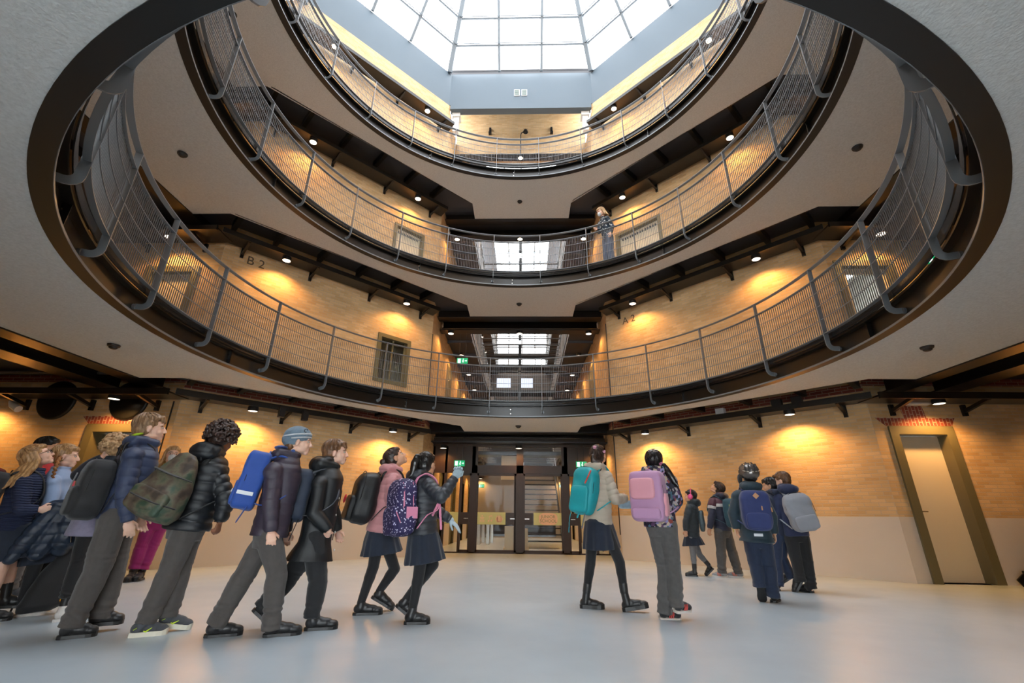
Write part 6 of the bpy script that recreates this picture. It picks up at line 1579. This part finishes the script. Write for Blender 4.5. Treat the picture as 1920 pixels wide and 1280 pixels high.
# 9 small girl with pink headphones
go(dict(name='girl_headphones', label='small girl in dark green padded coat, navy skirt, grey tights and black boots walking left', s=.88, yaw=0, pitch=6, hair='bob', hc='black', skin='tan', fem=True, hs=1.04,
   jacket=dict(m=cm('bottle_green_padded', '1f2a30', .6), quilt=True, period=.08, amp=.005, hem=-.02, hood=1.2, w=1.05), skirt=dict(m=NAVY, len=.13, w=1.1), tights=(cm('mid_grey_tights', '77787b', .8), 0),
   shoes=dict(m=cm('black_lace_boot', '1d1d1f', .3), boot=True, sole_h=.024), handL=dict(curl=.6), handR=dict(curl=.6)))
b, J, TF, I = add_c('girl_headphones')
ORG[0] = tuple(I['c'] - V3((0, 0, .03))); rt = empty('headphones', ORG[0]); tag(rt, 'bright pink over-ear headphones with cat ears on the small girl in the green coat', 'headphones')
hp = mat('hot_pink_plastic', 'e8558c', .4)
mb = MB(); mb.tube([Vector(I['c'] + I['R'] @ (V3((-.01, .090*math.cos(a), .02 + .100*math.sin(a)))*I['hs'])) for a in [PI*k/14 for k in range(15)]], .008, 8); mbo(mb, 'headband', hp, rt)
for sg in (-1, 1):
    P = Prim(); P.ell(I['c'] + I['R'] @ (V3((-.005, sg*.088, -.012))*I['hs']), V3((.040, .020, .044)), I['R']); fuse(P, 'ear_cup', hp, .005, 1, rt)
    P = Prim(); P.ell(I['c'] + I['R'] @ (V3((-.01, sg*.045, .118))*I['hs']), V3((.008, .016, .022)), I['R']); fuse(P, 'cat_ear', hp, parent=rt, remesh=False)
bag('girl_headphones', label='see-through grey-teal drawstring bag on the small girl with pink headphones', h=.33, w=.26, d=.09, m=cm('grey_teal_vinyl', '4b5c62', .35, sheen=0), tilt=.12, drop=.10, e=.6, pocket=False, sm=cm('pale_cord', 'a9bcc0', .6), sw=.007, wr=.006)
# 10 boy burgundy jacket
go(dict(name='boy_burgundy', label='boy looking up in burgundy, white and navy colour-block jacket and grey-orange trainers', s=.98, yaw=8, pitch=38, hair='short', hc='dbrown', skin='tan', fringe=False,
   jacket=dict(m=cm('navy_block_nylon', '262b42', .55), quilt=True, period=.075, amp=.006, hem=.0, hood=1.0, w=.95), trousers=dict(m=cm('mid_grey_wool', '565453', .85), flare=1.15), handL=dict(curl=.6), handR=dict(curl=.6),
   shoes=dict(m=cm('pale_grey_trainer', 'a5a8ab', .6), sole=mat('white_rubber_sole2', 'dcd8d2', .6), stripes=mat('orange_shoe_mark', 'ee6a3c', .5))))
b, J, TF, I = add_c('boy_burgundy'); tv = J['neck'] - J['pel']; A, Bx = TF[:, 1], TF[:, 0]
BURG = cm('burgundy_nylon', '5a2a38', .55)
P = Prim(); P.loft([(J['pel'] + tv*t, A, Bx, a, b_) for t, a, b_ in ((.80, .155, .122), (.90, .140, .108), (.97, .104, .088), (1.03, .078, .076))], 28)
for q in 'RL': d = unit(J['el'+q] - J['sh'+q]); P.cap(J['sh'+q]*.9 + J['neck']*.1, J['sh'+q] + d*.03, .070, .070)
P.ell(J['neck'] - Bx*.06 + V3((0, 0, .03)), V3((.07, .105, .055)), TF); fuse(P, 'burgundy_yoke', BURG, .006, 2, b)
P = Prim(); P.loft([(J['pel'] + tv*t, A, Bx, a, b_) for t, a, b_ in ((.70, .152, .128), (.80, .152, .124))], 28)
for q in 'RL': d = unit(J['el'+q] - J['sh'+q]); P.cap(J['sh'+q] + d*.055, J['sh'+q] + d*.10, .069, .066, round_ends=False)
fuse(P, 'white_chest_band', cm('white_nylon', 'c9c4c2', .55), .006, 2, b)
DT = cm('deep_teal_nylon', '1f4e5e', .5)
bag('boy_burgundy', label='deep teal rucksack with yellow edging on the boy in the burgundy jacket', h=.44, w=.28, d=.18, m=DT, tilt=.06, drop=.02, sm=DT, zipm=mat('lime_yellow_piping', 'c9cf4a', .6), extras=[ex_tube([(-1.3, 1.0, -.2), (-1.5, 1.05, -.7), (-1.3, 1.0, -1.25)], .010, bpy.data.materials.get('lime_yellow_piping') or M['white'], 'yellow_strap', .4), ex_tube([(.9, .9, .6), (1.1, .8, .1), (1.0, .9, -.3)], .006, bpy.data.materials.get('lime_yellow_piping') or M['white'], 'yellow_piping')])
# 11 hidden boy
go(dict(name='boy_hidden', label='dark-haired boy half hidden between the helmeted boy and the grey rucksack', s=.95, yaw=35, pitch=-4, hair='short', hc='black', skin='tan', jacket=dict(m=cm('navy_blazer', '1b2740', .75), hem=-.02, hood=.8, w=.9), trousers=dict(m=cm('navy_chino', '22314e', .8)), shoes=dict(SHB), handL=dict(curl=.6), handR=dict(curl=.6)))
# 12 boy grey pack
go(dict(name='boy_greypack', label='brown-haired boy in navy hooded fleece and black trousers leaning left', s=1.0, yaw=55, pitch=-12, hair='short', hc='brown', skin='fair', jacket=dict(m=cm('navy_hoody', '1f2b4e', .8), hem=-.03, hood=1.25, w=1.0), trousers=dict(m=cm('black_wool', '1e1f22', .85), flare=1.1), shoes=dict(SHB), handL=dict(curl=.6), handR=dict(curl=.7)))
GR = cm('pale_grey_canvas', '9498a0', .75, .2, '858a93')
bag('boy_greypack', label='pale grey canvas rucksack on the leaning boy in the navy hood', h=.47, w=.33, d=.18, m=GR, tilt=.05, lean=.16, drop=.04, e=.55, sm=GR, ph=.36, off=(0, 0, 0))
# 13 boy with helmet
go(dict(name='boy_helmet', label='boy in dark teal coat and navy trousers wearing a cycle helmet, walking away', s=1.02, yaw=5, pitch=-4, hair='bob', hc='black', skin='tan', jacket=dict(m=cm('dark_petrol_softshell', '17323f', .65), name='coat', hem=-.04, hood=1.1, w=1.05, flare=1.12), trousers=dict(m=cm('navy_trouser_wool', '1b2a44', .8), flare=1.1, w=1.03), shoes=dict(SHB), handL=dict(curl=.7), handR=dict(curl=.7)))
b, J, TF, I = add_c('boy_helmet')
ORG[0] = tuple(I['c']); rt = empty('cycle_helmet', ORG[0]); tag(rt, 'glossy grey-black vented cycle helmet on the boy in the dark teal coat', 'helmet')
R, hs, c = I['R'], I['hs'], I['c']
P = Prim(); P.ell(c + R @ (V3((-.012, 0, .052))*hs), V3((.132, .112, .100))*hs, R, 26, 16); P.ell(c + R @ (V3((-.065, 0, .028))*hs), V3((.080, .098, .075))*hs, R, 20, 12); fuse(P, 'helmet_shell', mat('helmet_silver_black', '6f6a67', .2, .5), .005, 2, rt)
for y in (-.062, -.022, .022, .062):
    for a in (.35, 1.05, 1.62):
        nv = unit((-math.sin(a)*.132, y*1.3, math.cos(a)*.100)); tv_ = unit(V3((-math.cos(a), 0, -math.sin(a))))
        ctr = c + R @ ((V3((-.012, 0, .052)) + nv*V3((.134, .114, .102))/1.0)*hs)
        P = Prim(); P.ell(ctr, V3((.026, .009, .007))*hs, frame(R @ tv_, R @ nv)); fuse(P, 'helmet_vent', M['dark'], parent=rt, remesh=False)
mb = MB(); mb.tube([Vector(c + R @ (V3((-.146 + .03*abs(t), t*.092, .030 + .016*t*t))*hs)) for t in (-1, -.6, -.2, 0, .2, .6, 1)], .005, 6); mbo(mb, 'helmet_trim', mat('pale_trim', 'b5a998', .3), rt)
P = Prim(); P.ell(c + R @ (V3((.01, .105, -.03))*hs), V3((.05, .025, .06)), R); fuse(P, 'ear_cover', cm('black_fleece', '121316', .9), .006, 2, rt)
NB = cm('denim_navy_canvas', '28366a', .75, .25, '212d5a')
tan = mat('tan_leather_patch', 'c09068', .6)
def diamond(rt, Q, I_):
    mb = MB(); x = I_['d']*1.06; p = [Q(x, y*I_['w'], z*I_['h']) for y, z in ((0, .88), (.22, .72), (0, .56), (-.22, .72))]; q = [v + I_['bk']*.006 for v in p]
    mb.poly([tuple(v) for v in p]); mb.poly([tuple(v) for v in q]); [mb.poly([tuple(p[i]), tuple(p[(i+1) % 4]), tuple(q[(i+1) % 4]), tuple(q[i])]) for i in range(4)]; mbo(mb, 'leather_patch', tan, rt, False)
bag('boy_helmet', label='navy canvas rucksack with tan diamond leather patch on the helmeted boy', h=.42, w=.30, d=.17, m=NB, m2=NB, tilt=0, drop=.03, e=.42, sm=NB, ph=.40, off=(0, 0, 0), extras=[diamond, ex_tube([(1.16, .30, .20), (1.2, .30, .04)], .009, tan, 'leather_puller', .5), ex_tube([(.9, .93, .15), (1.0, .95, -.02)], .009, tan, 'leather_puller', .5)])
b, J, TF, I = add_c('boy_helmet')
mb = MB(); q = J['pel'] + I['up']*.02 - I['fwd']*.150; l = I['left']
mb.poly([tuple(q + l*x + V3((0, 0, z))) for x, z in ((.045, 0), (-.045, 0), (-.045, .028), (.045, .028))]); mbo(mb, 'coat_label', REFL, b, False)
# 14 adult in hi-vis
HV = cm('fluorescent_yellow_vest', 'cfe516', .6, .2, 'c2d912')
def long_locks(spread=1., n=10, ln=.26, front=True, wind=0.):
    def g(c, R, hs, f, l):
        out = []; rnd = random.Random(7)
        for i in range(n):
            a = PI*(.44 + 1.12*i/(n-1)) if front else PI*(.5 + 1.0*i/(n-1))
            p0 = c + R @ (V3((-.018 + .085*math.cos(a), .076*math.sin(a), .035))*hs); p1 = c + R @ (V3((-.018 + .086*math.cos(a), .080*math.sin(a), -.045))*hs)
            o = unit(p1 - c); o[2] = 0; pts = [p0, p1]
            for k in range(1, 5):
                pts.append(p1 - V3((0, 0, ln*k/4)) + o*.018*k*spread + V3((math.sin(k*1.7+i), math.cos(k*1.3+i), 0))*.008 - f*wind*k)
            out.append((pts, [.016, .021, .021, .019, .016, .007]))
        return out
    return g
go(dict(name='adult', label='adult in fluorescent yellow vest, face mask and magenta trousers standing at the back wall', s=1.14, yaw=-8, pitch=8, hair='long', hc='lblond', skin='fair', fem=True, locks=long_locks(1., 12, .14), mask=True, hs=1.0,
   jacket=dict(m=HV, name='hi_vis_vest', hem=.10, hood=0, w=.92, wr=.004, cr=.014, slv=1.), trousers=dict(m=cm('magenta_corduroy', '9c1f6c', .8, .3, '84185a'), w=.92, flare=1.1, drop=-.02),
   shoes=dict(m=cm('black_ankle_boot', '1c1c1e', .28), boot=True, laces=False), handR=dict(curl=.5), handL=dict(curl=.6)))
b, J, TF, I = add_c('adult'); R, c, hs = I['R'], I['c'], I['hs']; tv = J['neck'] - J['pel']; A, Bx = TF[:, 1], TF[:, 0]
P = Prim(); P.ell(c + R @ (V3((.072, 0, -.052))*hs), V3((.040, .048, .048))*hs, R); P.ell(c + R @ (V3((.098, 0, -.045))*hs), V3((.018, .018, .030))*hs, R); fuse(P, 'face_mask', cm('white_mask', 'dfe3e4', .7), .0045, 2, b)
def specs(n, m):
    b, J, TF, I = add_c(n); R, c, hs = I['R'], I['c'], I['hs']; mb = MB()
    for sg in (-1, 1):
        mb.tube([Vector(c + R @ (V3((.094 - .004*math.cos(a)*1, sg*(.031 + .023*math.cos(a)), -.004 + .018*math.sin(a)))*hs)) for a in [2*PI*k/16 for k in range(17)]], .0018, 6)
        mb.tube([Vector(c + R @ (V3(p)*hs)) for p in ((.09, sg*.054, .003), (.05, sg*.070, .003), (-.005, sg*.077, .004), (-.02, sg*.076, -.012))], .0018, 6)
    mb.tube([Vector(c + R @ (V3(p)*hs)) for p in ((.096, -.009, .002), (.099, 0, .005), (.096, .009, .002))], .0018, 6); mbo(mb, 'spectacles', m, b)
specs('adult', M['rail'])
for t, m in ((.58, REFL), (.36, REFL)):
    P = Prim(); P.loft([(J['pel'] + tv*(t-.035), A, Bx, .158, .136), (J['pel'] + tv*(t+.035), A, Bx, .160, .136)], 28); fuse(P, 'reflective_band', m, .006, 1, b)
# held card folder
ORG[0] = tuple(J['elR'] + V3((.08, -.12, .0))); q = V3(ORG[0])
rt = MB().box((-.11, -.006, -.14), (.11, .006, .16)).build('card_folder', mat('beige_card', 'c4ae98', .7)); rt.location = tuple(q + V3((-.02, .0, .05))); rt.rotation_euler = (.1, .05, .2); tag(rt, 'beige card folder held by the adult in the yellow vest', 'folder')
# 15 girl with glasses
go(dict(name='girl_glasses', label='girl with long wavy blond hair and black glasses looking up, navy cable-knit jumper, far left', s=.97, yaw=-6, pitch=34, hair='long', hc='blond', skin='fair', fem=True, locks=long_locks(1.5, 13, .22, wind=.016),
   jacket=dict(m=KNIT, name='jumper', hem=-.02, w=.95, cr=.014, wr=.004, slv=1.05), skirt=dict(m=NAVY, len=.22, w=1.25), shoes=dict(SHB), handR=dict(curl=.5), handL=dict(curl=.5)))
specs('girl_glasses', M['dark'])
bag('girl_glasses', label='black rucksack with red top at the left edge on the girl in the knit jumper', h=.42, w=.28, d=.16, m=cm('black_cordura', '17171a', .7), tilt=.15, drop=.04, sm=M['dark'], extras=[ex_tube([(.2, -.5, 1.0), (.6, .2, 1.02)], .035, cm('red_top_pocket', 'a83028', .7), 'red_top', .6)])
# 16 dark-haired girl behind
go(dict(name='girl_dark', label='dark-haired child in coral red jacket mostly hidden behind the girl with glasses', s=1.0, yaw=-5, pitch=4, hair='bob', hc='black', skin='tan', jacket=dict(m=cm('coral_red_fleece', 'd0343c', .75), hem=-.02, w=.92), trousers=dict(m=GREYT), shoes=dict(m=cm('charcoal_trainer', '33353a', .7), sole=mat('grey_white_sole', 'c4c2be', .6)), handR=dict(curl=.5), handL=dict(curl=.5)))
# 17 girl with braid
go(dict(name='girl_braid', label='girl with a reddish-blond side braid, pale blue blouse and crimson cardigan', s=.97, yaw=-10, pitch=2, hair='braid', hc='blond', skin='fair', fem=True,
   jacket=dict(m=cm('pale_blue_cotton', '8fa3c4', .75, .25, '8094b6'), name='blouse', hem=-.02, w=.86, cr=.012, wr=.005), skirt=dict(m=NAVY, len=.26), tights=(TIGHT, 0), shoes=dict(m=WHT, sole=WHT, lace=M['white']), handR=dict(curl=.6), handL=dict(curl=.5)))
b, J, TF, I = add_c('girl_braid'); R, c, hs = I['R'], I['c'], I['hs']
P = Prim(); b0 = c + R @ (V3((-.035, -.070, -.035))*hs)
for k in range(26):
    t = k/25.; w_ = .015*(1 - .35*t); a = k*PI*.5
    P.ell(b0 + I['fwd']*(.01*t + .007*math.sin(a)) - I['left']*(.01 + .085*min(1, t*2.4) + .010*math.cos(a)) - V3((0, 0, .20*t)) , V3((w_*.95, w_*.8, w_)), None, 10, 7)
P.ell(b0 + I['fwd']*.01 - I['left']*.095 - V3((0, 0, .235)), V3((.012, .010, .035))); P.ell(b0 + V3((.0, .006, .01)), V3((.03, .016, .022))); fuse(P, 'braid', hair_mat('copper_blond_braid', 'b5793f', '74441d'), .0035, 1, b)
CRI = cm('crimson_knit', 'c81f40', .85); tv = J['neck'] - J['pel']; A, Bx = TF[:, 1], TF[:, 0]
P = Prim()
for q in 'L': P.cap(J['sh'+q]*.75 + J['neck']*.25, J['el'+q], .066, .056); P.cap(J['el'+q], J['wr'+q], .054, .044)
P.loft([(J['pel'] + tv*t + A*.045, A, Bx, .100, .118) for t in (.25, .5, .75, .9)], 24); fuse(P, 'cardigan', CRI, .006, 2, b)
# her dark puffer coat carried over the arm: a thing of its own
ORG[0] = tuple(J['wrR'] + V3((-.02, -.06, -.10))); q0 = J['elR'] + V3((.04, -.05, -.02))
P = Prim(); e = V3((.12, 0, 0))
f_, r_ = I['fwd'], -I['left']; q0 = J['elR'] + f_*.04 + r_*.05 - V3((0, 0, .02))
def L_(p): return q0 + f_*p[0] - r_*p[1] + V3((0, 0, p[2]))
P.chain([L_((-.02, 0, .03)), L_((.06, -.03, .03)), L_((.15, -.02, .01)), L_((.20, 0, -.04))], [.055, .06, .055, .04])
P.chain([L_((-.0, -.03, .0)), L_((-.06, -.06, -.14)), L_((-.13, -.06, -.28)), L_((-.17, -.05, -.38))], [.07, .075, .062, .042])
P.chain([L_((.12, -.03, -.0)), L_((.10, -.06, -.14)), L_((.12, -.05, -.25)), L_((.11, -.04, -.32))], [.08, .095, .09, .06])
P.chain([L_((.05, -.02, -.0)), L_((.02, -.05, -.18)), L_((-.02, -.04, -.33))], [.08, .09, .07]); P.cap(L_((.2, 0, -.02)), L_((.17, -.04, -.27)), .04, .05)
sg = [(L_((.05, 0, .05)), L_((.0, -.05, -.40)), .1, 0)]
o = fuse(P, 'carried_puffer_coat', cm('blue_black_shiny_puffer', '232f40', .25, .2, '1a2431', sheen=0), .0065, 2, None, quilt(sg, .085, .011), world_origin=ORG[0]); tag(o, 'shiny blue-black puffer coat draped over the arm of the girl with the braid', 'coat')
mb = MB(); mb.tube([Vector(L_(p)) for p in ((.16, -.10, .02), (.13, -.155, -.12), (.16, -.14, -.26))], .004, 6); mbo(mb, 'zip', M['chrome'], o, True)
# black bag with key rings standing by her feet
fx = J['anR'] + f_*.15 + r_*.04; ORG[0] = (fx[0], fx[1], 0.0); rt = empty('black_bag', ORG[0]); tag(rt, 'black bag near the floor with yellow-red fluffy charm and grey tag, left group', 'bag')
P = Prim(); P.loft([(V3((fx[0], fx[1], z)) + f_*dx, f_, r_, a, b_) for z, dx, a, b_ in ((.03, -.06, .10, .07), (.08, -.03, .145, .09), (.25, .02, .14, .09), (.42, .06, .115, .07), (.55, .08, .08, .045))], 26)
fuse(P, 'bag_body', cm('black_cordura', '17171a', .7), .008, 3, rt, lambda co, nn: wrinkle(co, .006, 12.))
P = Prim(); ch = V3((fx[0], fx[1], .12)) + f_*.13 + r_*.16
for k in range(26): u = unit([math.sin(k*2.4), math.cos(k*1.7), math.sin(k*1.1+1)]); P.ell(ch + u*V3((.055, .03, .022)), V3((.014,)*3), None, 8, 6)
fuse(P, 'fluffy_charm', mat('yellow_plush', 'e8c81e', .9, noise=(30, .9, 'b8241c')), .005, 1, rt)
mb = MB().box((-.032, -.004, -.035), (.032, .004, .035), 0, Matrix.Translation(tuple(ch + r_*.04 + V3((0, 0, .075)))) @ Matrix.Rotation(PI/4, 4, 'Z') @ Matrix.Rotation(.35, 4, 'Y')); mbo(mb, 'grey_tag', cm('grey_felt', '7c7c80', .8), rt, False)
mb = MB(); mb.tube([Vector(p) for p in ((fx[0]-.04, fx[1]-.05, .50), (fx[0]-.16, fx[1]-.07, .26), (fx[0]-.22, fx[1]-.06, .03))], .008, 6); mbo(mb, 'loose_strap', M['dark'], rt)
# 18 curly child with raised fist
go(dict(name='child_curly', label='fair curly-haired child with one fist raised to the ear, behind the navy puffer boy', s=.98, yaw=10, pitch=20, hair='curly', hc='lblond', skin='fair', curl_rad=1.10, curl_r=.014, ncurl=420, curl_span=-.5,
   jacket=dict(m=cm('black_navy_softshell', '1c2230', .6), hem=.10, w=.88, slv=.9), skirt=None, trousers=dict(m=cm('black_leggings', '121215', .8), w=.80, drop=-.05), shoes=dict(m=WHT, sole=WHT, lace=M['white']), handL=dict(dir=(.75, -.1, .65), curl=.85, fist=True), handR=dict(curl=.5)))
b, J, TF, I = add_c('child_curly'); tv = J['neck'] - J['pel']
P = Prim(); P.loft([(J['pel'] + tv*t, TF[:, 1], TF[:, 0], a, b_) for t, a, b_ in ((-.20, .150, .130), (.0, .145, .122), (.3, .128, .108))], 26); fuse(P, 'lilac_shirt', cm('lilac_grey_cotton', '8d88a0', .75), .006, 2, b, lambda co, nn: wrinkle(co, .004, 14.))
# ---- masked woman behind the second gallery railing
PJ['woman'] = dict(phi=math.radians(205), j=dict(head=(2.03,3.98,7.92), neck=(2.09,4.04,7.76), pel=(2.18,4.11,7.24),
  shR=(2.02,4.16,7.70), shL=(2.16,3.92,7.70), elR=(1.99,4.14,7.45), wrR=(1.90,3.96,7.40), elL=(2.27,3.93,7.46), wrL=(2.21,3.88,7.24),
  hipR=(2.15,4.18,7.20), hipL=(2.22,4.05,7.20), knR=(2.12,4.18,6.80), knL=(2.20,4.02,6.80), anR=(2.13,4.19,6.43), anL=(2.22,4.04,6.43),
  heR=(2.17,4.21,6.342), toR=(1.95,4.11,6.342), heL=(2.27,4.06,6.342), toL=(2.05,3.96,6.342)))
go(dict(name='woman', label='woman with face mask and dark bird-print blouse leaning on the second gallery railing', s=1.08, yaw=-5, pitch=-25, hair='long', hc='lblond', skin='fair', fem=True, mask=True, zbase=6.34, locks=long_locks(.8, 10, .10),
   jacket=dict(m=STAR, name='blouse', hem=-.02, w=.86, cr=.012, wr=.005), trousers=dict(m=cm('slate_blue_trousers', '4a5468', .75), w=.95, flare=1.4), shoes=dict(SHB), handL=dict(curl=.5), handR=dict(dir=(.8, 0, -.3), curl=.8)))
b, J, TF, I = add_c('woman'); R, c, hs = I['R'], I['c'], I['hs']
P = Prim(); P.ell(c + R @ (V3((.072, 0, -.052))*hs), V3((.040, .048, .048))*hs, R); P.ell(c + R @ (V3((.098, 0, -.045))*hs), V3((.018, .018, .030))*hs, R); fuse(P, 'face_mask', cm('white_mask', 'dfe3e4', .7), .0045, 2, b)
